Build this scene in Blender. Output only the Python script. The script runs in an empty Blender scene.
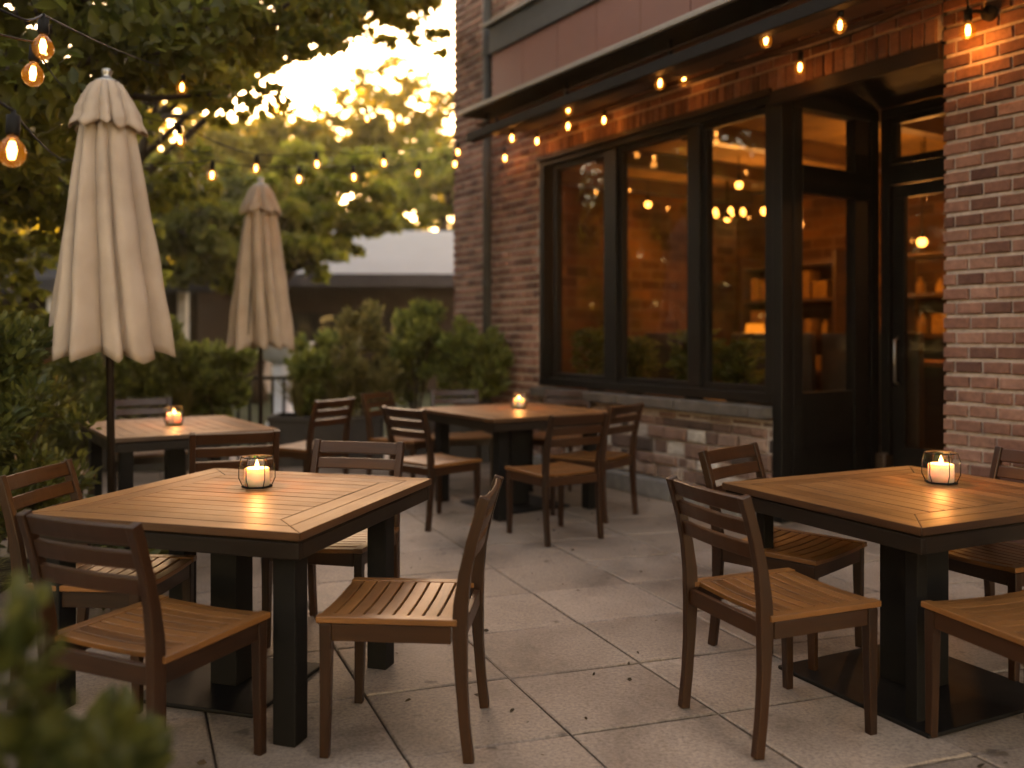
import bpy, math, random
import numpy as np
from mathutils import Vector, Matrix

R = math.radians
scene = bpy.context.scene
COL = scene.collection
rng = np.random.default_rng(7)
random.seed(7)

# ------------------------------------------------------------------ camera frame used for measuring
F, CX, HY, CH = 900.0, 512.0, 335.0, 1.36
def P(px, py, Y):
    return Vector(((px - CX) / F * Y, Y, CH + (HY - py) / F * Y))
def G(px, py):
    Y = F * CH / (py - HY)
    return Vector(((px - CX) / F * Y, Y, 0.0))

# ------------------------------------------------------------------ tagging helpers
def tag(o, label=None, cat=None, group=None, kind=None):
    if label: o['label'] = label
    if cat: o['category'] = cat
    if group: o['group'] = group
    if kind: o['kind'] = kind
    return o
def empty(name, loc=(0, 0, 0), rz=0.0, label=None, cat=None, group=None):
    o = bpy.data.objects.new(name, None)
    COL.objects.link(o)
    o.location = loc
    o.rotation_euler = (0, 0, rz)
    o.empty_display_size = 0.1
    return tag(o, label, cat, group)
def link(name, mesh, parent=None, loc=None):
    o = bpy.data.objects.new(name, mesh)
    COL.objects.link(o)
    if parent is not None: o.parent = parent
    if loc is not None: o.location = loc
    return o
def copy_tree(o, parent=None):
    c = o.copy()
    COL.objects.link(c)
    if parent is not None: c.parent = parent
    for ch in list(o.children):
        copy_tree(ch, c)
    return c

# ------------------------------------------------------------------ materials
def mat(name):
    m = bpy.data.materials.new(name)
    m.use_nodes = True
    nt = m.node_tree
    nt.nodes.clear()
    out = nt.nodes.new('ShaderNodeOutputMaterial')
    return m, nt, out
def N(nt, t, **kw):
    n = nt.nodes.new(t)
    for k, v in kw.items():
        if k.startswith('i_'):
            n.inputs[k[2:].replace('_', ' ')].default_value = v
        else:
            setattr(n, k, v)
    return n
def L(nt, a, ao, b, bi):
    nt.links.new(a.outputs[ao], b.inputs[bi])
def ramp(nt, stops):
    r = nt.nodes.new('ShaderNodeValToRGB')
    e = r.color_ramp.elements
    while len(e) < len(stops): e.new(0.5)
    for i, (p, c) in enumerate(stops):
        e[i].position = p
        e[i].color = (*c, 1)
    return r
def principled(nt, out, col=(.5, .5, .5), rough=.6, spec=.5, metal=0.0):
    b = nt.nodes.new('ShaderNodeBsdfPrincipled')
    b.inputs['Base Color'].default_value = (*col, 1)
    b.inputs['Roughness'].default_value = rough
    b.inputs['Specular IOR Level'].default_value = spec
    b.inputs['Metallic'].default_value = metal
    nt.links.new(b.outputs[0], out.inputs['Surface'])
    return b
def plain(name, col, rough=.6, spec=.5, metal=0.0, var=.25, scale=6.0, bump=.0):
    """one colour with a little wear"""
    m, nt, out = mat(name)
    b = principled(nt, out, col, rough, spec, metal)
    tc = N(nt, 'ShaderNodeTexCoord')
    n = N(nt, 'ShaderNodeTexNoise', i_Scale=scale, i_Detail=6.0, i_Roughness=.65)
    L(nt, tc, 'Object', n, 'Vector')
    r = ramp(nt, [(.25, tuple(c * (1 - var) for c in col)), (.75, tuple(min(1, c * (1 + var)) for c in col))])
    L(nt, n, 'Fac', r, 'Fac'); L(nt, r, 'Color', b, 'Base Color')
    mr = N(nt, 'ShaderNodeMapRange'); mr.inputs['To Min'].default_value = max(.03, rough - .12); mr.inputs['To Max'].default_value = min(1, rough + .12)
    L(nt, n, 'Fac', mr, 'Value'); L(nt, mr, 'Result', b, 'Roughness')
    if bump:
        bp = N(nt, 'ShaderNodeBump', i_Strength=bump, i_Distance=.004)
        L(nt, n, 'Fac', bp, 'Height'); L(nt, bp, 'Normal', b, 'Normal')
    return m
def wood(name, dark, light, rough=.36, spec=.5, grain=1.0, coat=0.0):
    """varnished wood, grain along the U axis of each board"""
    m, nt, out = mat(name)
    b = principled(nt, out, light, rough, spec)
    uv = N(nt, 'ShaderNodeUVMap')
    mp = N(nt, 'ShaderNodeMapping'); mp.inputs['Scale'].default_value = (1.6, 26, 1)
    L(nt, uv, 'UV', mp, 'Vector')
    n1 = N(nt, 'ShaderNodeTexNoise', i_Scale=1.6, i_Detail=8.0, i_Roughness=.62, i_Distortion=.9)
    L(nt, mp, 'Vector', n1, 'Vector')
    mp2 = N(nt, 'ShaderNodeMapping'); mp2.inputs['Scale'].default_value = (5, 160, 1)
    L(nt, uv, 'UV', mp2, 'Vector')
    n2 = N(nt, 'ShaderNodeTexNoise', i_Scale=1.0, i_Detail=4.0)
    L(nt, mp2, 'Vector', n2, 'Vector')
    tc = N(nt, 'ShaderNodeTexCoord')
    n3 = N(nt, 'ShaderNodeTexNoise', i_Scale=5.0, i_Detail=5.0)
    L(nt, tc, 'Object', n3, 'Vector')
    geo = N(nt, 'ShaderNodeNewGeometry')
    a1 = N(nt, 'ShaderNodeMath', operation='MULTIPLY_ADD'); a1.inputs[1].default_value = .62
    L(nt, n1, 'Fac', a1, 0)
    a2 = N(nt, 'ShaderNodeMath', operation='MULTIPLY_ADD'); a2.inputs[1].default_value = .30; a2.inputs[2].default_value = -.14
    L(nt, n2, 'Fac', a2, 0); L(nt, a2, 0, a1, 2)
    a3 = N(nt, 'ShaderNodeMath', operation='MULTIPLY_ADD'); a3.inputs[1].default_value = .34
    L(nt, geo, 'Random Per Island', a3, 0); L(nt, a1, 0, a3, 2)
    a4 = N(nt, 'ShaderNodeMath', operation='MULTIPLY_ADD'); a4.inputs[1].default_value = .30
    L(nt, n3, 'Fac', a4, 0); L(nt, a3, 0, a4, 2)
    oi = N(nt, 'ShaderNodeObjectInfo')
    a5 = N(nt, 'ShaderNodeMath', operation='MULTIPLY_ADD'); a5.inputs[1].default_value = .22
    L(nt, oi, 'Random', a5, 0); L(nt, a4, 0, a5, 2); a4 = N(nt, 'ShaderNodeMath', operation='SUBTRACT'); a4.inputs[1].default_value = .11; L(nt, a5, 0, a4, 0)
    mid = tuple((d + l) / 2 for d, l in zip(dark, light))
    r = ramp(nt, [(.38, dark), (.62, mid), (.95, light)])
    L(nt, a4, 0, r, 'Fac'); L(nt, r, 'Color', b, 'Base Color')
    mr = N(nt, 'ShaderNodeMapRange'); mr.inputs['To Min'].default_value = rough + .14; mr.inputs['To Max'].default_value = rough - .1
    L(nt, n3, 'Fac', mr, 'Value'); L(nt, mr, 'Result', b, 'Roughness')
    bp = N(nt, 'ShaderNodeBump', i_Strength=.35 * grain, i_Distance=.002)
    L(nt, n1, 'Fac', bp, 'Height'); L(nt, bp, 'Normal', b, 'Normal')
    if coat: b.inputs['Coat Weight'].default_value = coat; b.inputs['Coat Roughness'].default_value = .18
    return m
def leafmat(name, dark, light, trans=.45, gloss=.35):
    m, nt, out = mat(name)
    geo = N(nt, 'ShaderNodeNewGeometry')
    tc = N(nt, 'ShaderNodeTexCoord')
    n = N(nt, 'ShaderNodeTexNoise', i_Scale=1.1, i_Detail=3.0)
    L(nt, tc, 'Object', n, 'Vector')
    a = N(nt, 'ShaderNodeMath', operation='MULTIPLY_ADD'); a.inputs[1].default_value = .6
    L(nt, geo, 'Random Per Island', a, 0)
    a0 = N(nt, 'ShaderNodeMath', operation='MULTIPLY_ADD'); a0.inputs[1].default_value = .9; a0.inputs[2].default_value = -.25
    L(nt, n, 'Fac', a0, 0); L(nt, a0, 0, a, 2)
    mid = tuple((d + l) / 2 for d, l in zip(dark, light))
    r = ramp(nt, [(.1, dark), (.5, mid), (.95, light)])
    L(nt, a, 0, r, 'Fac')
    d = N(nt, 'ShaderNodeBsdfPrincipled'); d.inputs['Roughness'].default_value = .45; d.inputs['Specular IOR Level'].default_value = gloss
    L(nt, r, 'Color', d, 'Base Color')
    t = N(nt, 'ShaderNodeBsdfTranslucent')
    hs = N(nt, 'ShaderNodeHueSaturation'); hs.inputs['Value'].default_value = 2.1; hs.inputs['Hue'].default_value = .485
    L(nt, r, 'Color', hs, 'Color'); L(nt, hs, 'Color', t, 'Color')
    mx = N(nt, 'ShaderNodeMixShader'); mx.inputs[0].default_value = trans
    L(nt, d, 0, mx, 1); L(nt, t, 0, mx, 2); L(nt, mx, 0, out, 'Surface')
    return m
def glassmat(name, tint=(1, 1, 1), rough=0.0, ior=1.5, boost=1.0):
    """thin pane: clear with Fresnel reflection"""
    m, nt, out = mat(name)
    tr = N(nt, 'ShaderNodeBsdfTransparent'); tr.inputs['Color'].default_value = (*tint, 1)
    gl = N(nt, 'ShaderNodeBsdfGlossy'); gl.inputs['Roughness'].default_value = rough
    lw = N(nt, 'ShaderNodeLayerWeight'); lw.inputs['Blend'].default_value = .5
    pw = N(nt, 'ShaderNodeMath', operation='POWER'); pw.inputs[1].default_value = 5.0
    L(nt, lw, 'Facing', pw, 0)
    mu = N(nt, 'ShaderNodeMath', operation='MULTIPLY_ADD'); mu.inputs[1].default_value = .9 * boost; mu.inputs[2].default_value = .035 * boost; mu.use_clamp = True
    L(nt, pw, 0, mu, 0)
    mx = N(nt, 'ShaderNodeMixShader')
    L(nt, mu, 0, mx, 0); L(nt, tr, 0, mx, 1); L(nt, gl, 0, mx, 2); L(nt, mx, 0, out, 'Surface')
    return m
def emit(name, col, strength):
    m, nt, out = mat(name)
    e = N(nt, 'ShaderNodeEmission'); e.inputs['Color'].default_value = (*col, 1); e.inputs['Strength'].default_value = strength
    L(nt, e, 0, out, 'Surface')
    try: m.cycles.emission_sampling = 'NONE'
    except Exception: pass
    return m

M = {}
M['chair_wood'] = wood('chair_wood', (.010, .0030, .0011), (.052, .0160, .0050), .36, .36)
M['chair_seat'] = wood('chair_seat', (.080, .026, .007), (.30, .108, .032), .34)
M['table_wood'] = wood('table_wood', (.10, .038, .013), (.30, .128, .047), .45, .14)
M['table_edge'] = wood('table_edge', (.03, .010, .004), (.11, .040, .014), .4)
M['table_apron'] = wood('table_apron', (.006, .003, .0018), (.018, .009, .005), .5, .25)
M['black_metal'] = plain('black_metal', (.007, .006, .0055), .6, .15, 0, .3, 9)
M['black_paint'] = plain('black_paint', (.0055, .0045, .004), .5, .14, 0, .35, 5, .15)
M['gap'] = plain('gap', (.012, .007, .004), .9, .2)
M['glass'] = glassmat('window_glass', (.93, .93, .92), 0.0, 1.5, 1.25)
M['jar_glass'] = glassmat('jar_glass', (.98, .97, .95), .02, 1.45, 1.0)
M['bulb_glass'] = glassmat('bulb_glass', (1.0, .86, .60), .0, 1.45, .9)
nt = M['bulb_glass'].node_tree                                      # faint emission in the glass stands in for the lamp's amber glow
so_ = next(n_ for n_ in nt.nodes if n_.type == 'OUTPUT_MATERIAL'); src = so_.inputs['Surface'].links[0].from_socket
ge = N(nt, 'ShaderNodeEmission'); ge.inputs['Color'].default_value = (1, .36, .06, 1); ge.inputs['Strength'].default_value = .012
ads = N(nt, 'ShaderNodeAddShader'); nt.links.new(src, ads.inputs[0]); nt.links.new(ge.outputs[0], ads.inputs[1]); nt.links.new(ads.outputs[0], so_.inputs['Surface'])
M['bulb_glass'].cycles.emission_sampling = 'NONE'
M['filament'] = emit('filament', (1.0, .56, .25), 3.2)
M['lamp_glow'] = emit('lamp_glow', (1.0, .46, .13), 1.1)
M['flame'] = emit('flame', (1.0, .58, .24), 2.4)
m, nt, out = mat('wax')
b = principled(nt, out, (.92, .76, .56), .5, .4)
b.inputs['Subsurface Weight'].default_value = 1.0
b.inputs['Subsurface Radius'].default_value = (.05, .028, .014)
b.inputs['Subsurface Scale'].default_value = 1.0
M['wax'] = m
M['soil'] = plain('soil', (.035, .024, .016), .95, .2, 0, .5, 30, .6)
M['bark'] = plain('bark', (.055, .038, .026), .9, .2, 0, .5, 14, .7)
M['planter'] = plain('planter', (.030, .024, .021), .7, .3, 0, .4, 5, .2)
M['stone_white'] = plain('stone_white', (.62, .63, .66), .7, .3, 0, .1, 4)

# fabric
m, nt, out = mat('umbrella_fabric')
b = principled(nt, out, (.44, .335, .26), .9, .15)
tc = N(nt, 'ShaderNodeTexCoord')
n = N(nt, 'ShaderNodeTexNoise', i_Scale=3.5, i_Detail=5.0); L(nt, tc, 'Object', n, 'Vector')
r = ramp(nt, [(.3, (.38, .285, .22)), (.7, (.50, .385, .305))]); L(nt, n, 'Fac', r, 'Fac'); L(nt, r, 'Color', b, 'Base Color')
n2 = N(nt, 'ShaderNodeTexNoise', i_Scale=420.0, i_Detail=2.0); L(nt, tc, 'Object', n2, 'Vector')
n3 = N(nt, 'ShaderNodeTexNoise', i_Scale=14.0, i_Detail=3.0); L(nt, tc, 'Object', n3, 'Vector')
bp = N(nt, 'ShaderNodeBump', i_Strength=.25, i_Distance=.0015); L(nt, n2, 'Fac', bp, 'Height')
bp2 = N(nt, 'ShaderNodeBump', i_Strength=.45, i_Distance=.012); L(nt, n3, 'Fac', bp2, 'Height'); L(nt, bp, 'Normal', bp2, 'Normal'); L(nt, bp2, 'Normal', b, 'Normal')
t = N(nt, 'ShaderNodeBsdfTranslucent'); t.inputs['Color'].default_value = (.62, .42, .24, 1)
mx = N(nt, 'ShaderNodeMixShader'); mx.inputs[0].default_value = .12
L(nt, b, 0, mx, 1); L(nt, t, 0, mx, 2); L(nt, mx, 0, out, 'Surface')
M['fabric'] = m

# bricks (real bricks, colour per brick) and mortar
def brickmat(name, c0, c1, c2, extra=None):
    m, nt, out = mat(name)
    b = principled(nt, out, c1, .85, .25)
    geo = N(nt, 'ShaderNodeNewGeometry')
    stops = [(.0, c0), (.45, c1), (1.0, c2)] if extra is None else [(.0, c0), (.35, c1), (.7, c2), (.95, extra)]
    r = ramp(nt, stops); L(nt, geo, 'Random Per Island', r, 'Fac')
    tc = N(nt, 'ShaderNodeTexCoord')
    n = N(nt, 'ShaderNodeTexNoise', i_Scale=22.0, i_Detail=8.0, i_Roughness=.7); L(nt, tc, 'Object', n, 'Vector')
    r2 = ramp(nt, [(.3, (.62, .60, .60)), (.7, (1.28, 1.25, 1.22))]); L(nt, n, 'Fac', r2, 'Fac')
    mx = N(nt, 'ShaderNodeMix', data_type='RGBA', blend_type='MULTIPLY'); mx.inputs[0].default_value = 1.0
    L(nt, r, 'Color', mx, 6); L(nt, r2, 'Color', mx, 7)
    n4 = N(nt, 'ShaderNodeTexNoise', i_Scale=2.2, i_Detail=4.0); L(nt, tc, 'Object', n4, 'Vector')
    r4 = ramp(nt, [(.35, (.75, .72, .70)), (.7, (1.15, 1.15, 1.15))]); L(nt, n4, 'Fac', r4, 'Fac')
    mx2 = N(nt, 'ShaderNodeMix', data_type='RGBA', blend_type='MULTIPLY'); mx2.inputs[0].default_value = 1.0
    L(nt, mx, 2, mx2, 6); L(nt, r4, 'Color', mx2, 7); L(nt, mx2, 2, b, 'Base Color')
    bp = N(nt, 'ShaderNodeBump', i_Strength=.8, i_Distance=.006); L(nt, n, 'Fac', bp, 'Height'); L(nt, bp, 'Normal', b, 'Normal')
    return m
M['brick'] = brickmat('brick', (.100, .045, .036), (.205, .094, .070), (.30, .155, .118))
M['rubble'] = brickmat('rubble', (.05, .035, .03), (.20, .11, .085), (.27, .18, .145), (.46, .42, .38))
M['mortar'] = plain('mortar', (.40, .315, .27), .95, .1, 0, .35, 40, .5)
M['stone_grey'] = plain('stone_grey', (.075, .062, .054), .85, .25, 0, .45, 7, .6)
M['kerb_stone'] = plain('kerb_stone', (.17, .155, .145), .85, .25, 0, .4, 8, .5)
M['panel_brown'] = plain('panel_brown', (.15, .056, .041), .6, .25, 0, .12, 2)
M['slate'] = plain('slate', (.042, .039, .036), .65, .2, 0, .25, 6)
M['silver_trim'] = plain('silver_trim', (.19, .165, .14), .45, .4, .4, .15, 4)
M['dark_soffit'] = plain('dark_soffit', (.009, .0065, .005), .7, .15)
M['lintel_wood'] = wood('lintel_wood', (.010, .005, .003), (.03, .014, .008), .6, .2)
M['plaster_warm'] = plain('plaster_warm', (.34, .22, .125), .85, .2, 0, .55, 1.6)
m, nt, out = mat('interior_brick')
b = principled(nt, out, (.2, .1, .05), .8, .2)
tc = N(nt, 'ShaderNodeTexCoord'); sx_ = N(nt, 'ShaderNodeSeparateXYZ'); L(nt, tc, 'Object', sx_, 0)
ad = N(nt, 'ShaderNodeMath', operation='ADD'); L(nt, sx_, 'X', ad, 0); L(nt, sx_, 'Y', ad, 1)
cx_ = N(nt, 'ShaderNodeCombineXYZ'); L(nt, ad, 0, cx_, 'X'); L(nt, sx_, 'Z', cx_, 'Y')
bt = N(nt, 'ShaderNodeTexBrick'); bt.inputs['Scale'].default_value = 1.0; bt.inputs['Brick Width'].default_value = .34; bt.inputs['Row Height'].default_value = .13; bt.inputs['Mortar Size'].default_value = .012
bt.inputs['Color1'].default_value = (.055, .024, .012, 1); bt.inputs['Color2'].default_value = (.17, .082, .036, 1); bt.inputs['Mortar'].default_value = (.13, .08, .045, 1)
L(nt, cx_, 0, bt, 'Vector')
n = N(nt, 'ShaderNodeTexNoise', i_Scale=1.3, i_Detail=5.0); L(nt, tc, 'Object', n, 'Vector')
r = ramp(nt, [(.35, (.4, .38, .36)), (.65, (1.25, 1.2, 1.15))]); L(nt, n, 'Fac', r, 'Fac')
mx = N(nt, 'ShaderNodeMix', data_type='RGBA', blend_type='MULTIPLY'); mx.inputs[0].default_value = 1.0
L(nt, bt, 'Color', mx, 6); L(nt, r, 'Color', mx, 7); L(nt, mx, 2, b, 'Base Color')
M['interior_brick'] = m
M['interior_dark'] = wood('interior_dark', (.03, .016, .01), (.10, .05, .025), .4)
M['item_amber'] = brickmat('item_amber', (.10, .05, .025), (.42, .24, .10), (.62, .42, .22))
M['roof_pale'] = plain('roof_pale', (.22, .21, .20), .75, .3, 0, .12, .6)
M['roof_dark'] = plain('roof_dark', (.035, .032, .034), .7, .3)
M['cabin_wall'] = plain('cabin_wall', (.032, .022, .016), .9, .2, 0, .3, 1.5)
M['post_pale'] = plain('post_pale', (.55, .50, .46), .7, .3)
M['steel'] = plain('steel', (.35, .32, .29), .35, .5, .9, .1)

# paving
m, nt, out = mat('paving')
b = principled(nt, out, (.2, .17, .15), .62, .35)
geo = N(nt, 'ShaderNodeNewGeometry'); tc = N(nt, 'ShaderNodeTexCoord')
r = ramp(nt, [(0, (.240, .176, .136)), (.5, (.282, .208, .162)), (1, (.325, .246, .196))]); L(nt, geo, 'Random Per Island', r, 'Fac')
n = N(nt, 'ShaderNodeTexNoise', i_Scale=70.0, i_Detail=6.0, i_Roughness=.7); L(nt, tc, 'Object', n, 'Vector')
r2 = ramp(nt, [(.3, (.58, .57, .56)), (.5, (1, 1, 1)), (.72, (1.38, 1.37, 1.35))]); L(nt, n, 'Fac', r2, 'Fac')
n2 = N(nt, 'ShaderNodeTexNoise', i_Scale=1.5, i_Detail=8.0, i_Roughness=.68, i_Distortion=.5); L(nt, tc, 'Object', n2, 'Vector')
r3 = ramp(nt, [(.32, (.42, .39, .37)), (.45, (.80, .78, .77)), (.62, (1.10, 1.09, 1.08))]); L(nt, n2, 'Fac', r3, 'Fac')
v = N(nt, 'ShaderNodeTexNoise', i_Scale=8.0, i_Detail=3.0); L(nt, tc, 'Object', v, 'Vector')
r5 = ramp(nt, [(.27, (.45, .42, .40)), (.34, (1, 1, 1))]); L(nt, v, 'Fac', r5, 'Fac')
cur = (r, 'Color')
for o_ in (r2, r3, r5):
    mx = N(nt, 'ShaderNodeMix', data_type='RGBA', blend_type='MULTIPLY'); mx.inputs[0].default_value = 1.0
    nt.links.new(cur[0].outputs[cur[1]], mx.inputs[6]); L(nt, o_, 'Color', mx, 7); cur = (mx, 2)
nt.links.new(cur[0].outputs[cur[1]], b.inputs['Base Color'])
mr = N(nt, 'ShaderNodeMapRange'); mr.inputs['From Min'].default_value = .3; mr.inputs['From Max'].default_value = .7; mr.inputs['To Min'].default_value = .48; mr.inputs['To Max'].default_value = .75
L(nt, n2, 'Fac', mr, 'Value'); L(nt, mr, 'Result', b, 'Roughness')
bp = N(nt, 'ShaderNodeBump', i_Strength=.5, i_Distance=.0025); L(nt, n, 'Fac', bp, 'Height')
bp2 = N(nt, 'ShaderNodeBump', i_Strength=.5, i_Distance=.006); L(nt, n2, 'Fac', bp2, 'Height'); L(nt, bp, 'Normal', bp2, 'Normal'); L(nt, bp2, 'Normal', b, 'Normal')
M['paving'] = m

# ground beyond the terrace
m, nt, out = mat('ground')
b = principled(nt, out, (.05, .05, .03), .95, .15)
tc = N(nt, 'ShaderNodeTexCoord')
n = N(nt, 'ShaderNodeTexNoise', i_Scale=1.2, i_Detail=9.0, i_Roughness=.7); L(nt, tc, 'Object', n, 'Vector')
r = ramp(nt, [(.3, (.028, .024, .015)), (.55, (.045, .05, .022)), (.75, (.075, .07, .035))]); L(nt, n, 'Fac', r, 'Fac'); L(nt, r, 'Color', b, 'Base Color')
M['ground'] = m

M['leaf_tree'] = leafmat('leaf_tree', (.040, .052, .011), (.12, .12, .022), .62)
M['leaf_backlit'] = leafmat('leaf_backlit', (.085, .090, .013), (.23, .19, .028), .72)  # lighter, yellower leaves: the low sun's backlight is put into the colour
M['leaf_mid'] = leafmat('leaf_mid', (.060, .078, .012), (.18, .175, .026), .66)
M['leaf_shrub'] = leafmat('leaf_shrub', (.030, .046, .012), (.145, .145, .034), .35, .5)
M['leaf_hedge'] = leafmat('leaf_hedge', (.042, .066, .018), (.160, .170, .042), .45, .35)
M['leaf_tan'] = leafmat('leaf_tan', (.06, .065, .02), (.20, .16, .06), .35, .3)
M['leaf_plant'] = leafmat('leaf_plant', (.022, .032, .009), (.095, .095, .022), .30, .3)

# ------------------------------------------------------------------ mesh builder
class MB:
    def __init__(s): s.v = []; s.f = []; s.uv = []; s.mi = []
    def face(s, idx, uvs=None, mi=0):
        s.f.append(tuple(idx)); s.uv.append(uvs or [(0, 0)] * len(idx)); s.mi.append(mi)
    def prism(s, poly, z0, z1, along=None, mi=0, side=None):
        """polygon in XY extruded in z; UV u runs along 'along'"""
        a = Vector(along or (1, 0)).normalized(); c = Vector((-a.y, a.x))
        ou, ov = random.uniform(0, 50), random.uniform(0, 50)
        n = len(poly); b0 = len(s.v)
        for z in (z0, z1):
            for p in poly: s.v.append((p[0], p[1], z))
        U = lambda p: (ou + p[0] * a.x + p[1] * a.y, ov + p[0] * c.x + p[1] * c.y)
        s.face([b0 + n + i for i in range(n)], [U(p) for p in poly], mi)
        s.face([b0 + n - 1 - i for i in range(n)], [U(poly[n - 1 - i]) for i in range(n)], mi)
        for i in range(n):
            j = (i + 1) % n
            p, q = U(poly[i]), U(poly[j]); h = z1 - z0
            s.face([b0 + i, b0 + j, b0 + n + j, b0 + n + i], [p, q, (q[0], q[1] + h), (p[0], p[1] + h)], mi if side is None else side)
    def box(s, c, d, mi=0, along=None):
        """axis aligned box; grain along its longest side"""
        x, y, z = (k / 2 for k in d)
        ax = along if along is not None else max(range(3), key=lambda k: d[k])
        ou, ov = random.uniform(0, 50), random.uniform(0, 50)
        b0 = len(s.v)
        for sz in (-1, 1):
            for sy in (-1, 1):
                for sx in (-1, 1): s.v.append((c[0] + sx * x, c[1] + sy * y, c[2] + sz * z))
        quads = [((0, 2, 3, 1), 2), ((4, 5, 7, 6), 2), ((0, 1, 5, 4), 1), ((2, 6, 7, 3), 1), ((0, 4, 6, 2), 0), ((1, 3, 7, 5), 0)]
        for q, nax in quads:
            if nax != ax:
                oth = 3 - ax - nax
                uv = [(ou + s.v[b0 + i][ax], ov + s.v[b0 + i][oth] + nax * 3) for i in q]
            else:
                o1, o2 = [k for k in range(3) if k != ax]
                uv = [(ou + s.v[b0 + i][o1] * .2, ov + s.v[b0 + i][o2]) for i in q]
            s.face([b0 + i for i in q], uv, mi)
    def sweep(s, pts, rights, ups, hw, hh, mi=0):
        """rectangle swept along pts, with half sizes per station"""
        ou, ov = random.uniform(0, 50), random.uniform(0, 50)
        b0 = len(s.v); d = 0.0; ds = []
        for k, p in enumerate(pts):
            p = Vector(p)
            if k: d += (p - Vector(pts[k - 1])).length
            ds.append(d)
            r, u = Vector(rights[k]) * hw[k], Vector(ups[k]) * hh[k]
            for q in (p - r - u, p + r - u, p + r + u, p - r + u): s.v.append(tuple(q))
        n = len(pts)
        for k in range(n - 1):
            for e in range(4):
                e2 = (e + 1) % 4
                wid = (hw if e % 2 == 0 else hh)[k] * 2
                s.face([b0 + 4 * k + e, b0 + 4 * k + e2, b0 + 4 * k + 4 + e2, b0 + 4 * k + 4 + e],
                       [(ou + ds[k], ov + e * .2), (ou + ds[k], ov + e * .2 + wid), (ou + ds[k + 1], ov + e * .2 + wid), (ou + ds[k + 1], ov + e * .2)], mi)
        s.face([b0 + 3, b0 + 2, b0 + 1, b0], [(ou, ov), (ou + .01, ov), (ou + .01, ov + .03), (ou, ov + .03)], mi)
        e = b0 + 4 * (n - 1)
        s.face([e, e + 1, e + 2, e + 3], [(ou, ov), (ou + .01, ov), (ou + .01, ov + .03), (ou, ov + .03)], mi)
    def tube(s, pts, rad, seg=8, mi=0, caps=True):
        pts = [Vector(p) for p in pts]; n = len(pts)
        if not hasattr(rad, '__len__'): rad = [rad] * n
        b0 = len(s.v); up = None
        for k in range(n):
            t = (pts[min(k + 1, n - 1)] - pts[max(k - 1, 0)]).normalized()
            if up is None: up = Vector((0, 0, 1)) if abs(t.z) < .9 else Vector((1, 0, 0))
            a = t.cross(up).normalized(); bb = a.cross(t).normalized(); up = bb
            for i in range(seg):
                w = 2 * math.pi * i / seg
                s.v.append(tuple(pts[k] + (a * math.cos(w) + bb * math.sin(w)) * rad[k]))
        for k in range(n - 1):
            for i in range(seg):
                j = (i + 1) % seg
                s.face([b0 + k * seg + i, b0 + k * seg + j, b0 + (k + 1) * seg + j, b0 + (k + 1) * seg + i], None, mi)
        if caps:
            s.face([b0 + i for i in range(seg)][::-1], None, mi)
            s.face([b0 + (n - 1) * seg + i for i in range(seg)], None, mi)
    def lathe(s, prof, seg=16, c=(0, 0, 0), mi=0, rot=0.0, fold=None):
        b0 = len(s.v); n = len(prof)
        for (r_, z) in prof:
            for i in range(seg):
                w = 2 * math.pi * i / seg + rot
                s.v.append((c[0] + r_ * math.cos(w), c[1] + r_ * math.sin(w), c[2] + z))
        for k in range(n - 1):
            for i in range(seg):
                j = (i + 1) % seg
                s.face([b0 + k * seg + i, b0 + k * seg + j, b0 + (k + 1) * seg + j, b0 + (k + 1) * seg + i], None, mi)
    def mesh(s, name, mats, smooth=False):
        me = bpy.data.meshes.new(name)
        me.from_pydata(s.v, [], s.f)
        for m_ in (mats if isinstance(mats, (list, tuple)) else [mats]): me.materials.append(m_)
        uvl = me.uv_layers.new(name='UVMap')
        flat = np.array([c for u in s.uv for c in u], dtype=np.float32).ravel()
        uvl.data.foreach_set('uv', flat)
        me.polygons.foreach_set('material_index', np.array(s.mi, dtype=np.int32))
        if smooth: me.polygons.foreach_set('use_smooth', np.ones(len(s.f), dtype=bool))
        me.update()
        return me
    def build(s, name, mats, parent=None, smooth=False, bevel=0.0, seg=2, loc=None):
        o = link(name, s.mesh(name, mats, smooth), parent, loc)
        if bevel:
            bv = o.modifiers.new('edge', 'BEVEL'); bv.width = bevel; bv.segments = seg; bv.limit_method = 'ANGLE'; bv.angle_limit = R(40)
        return o

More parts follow.
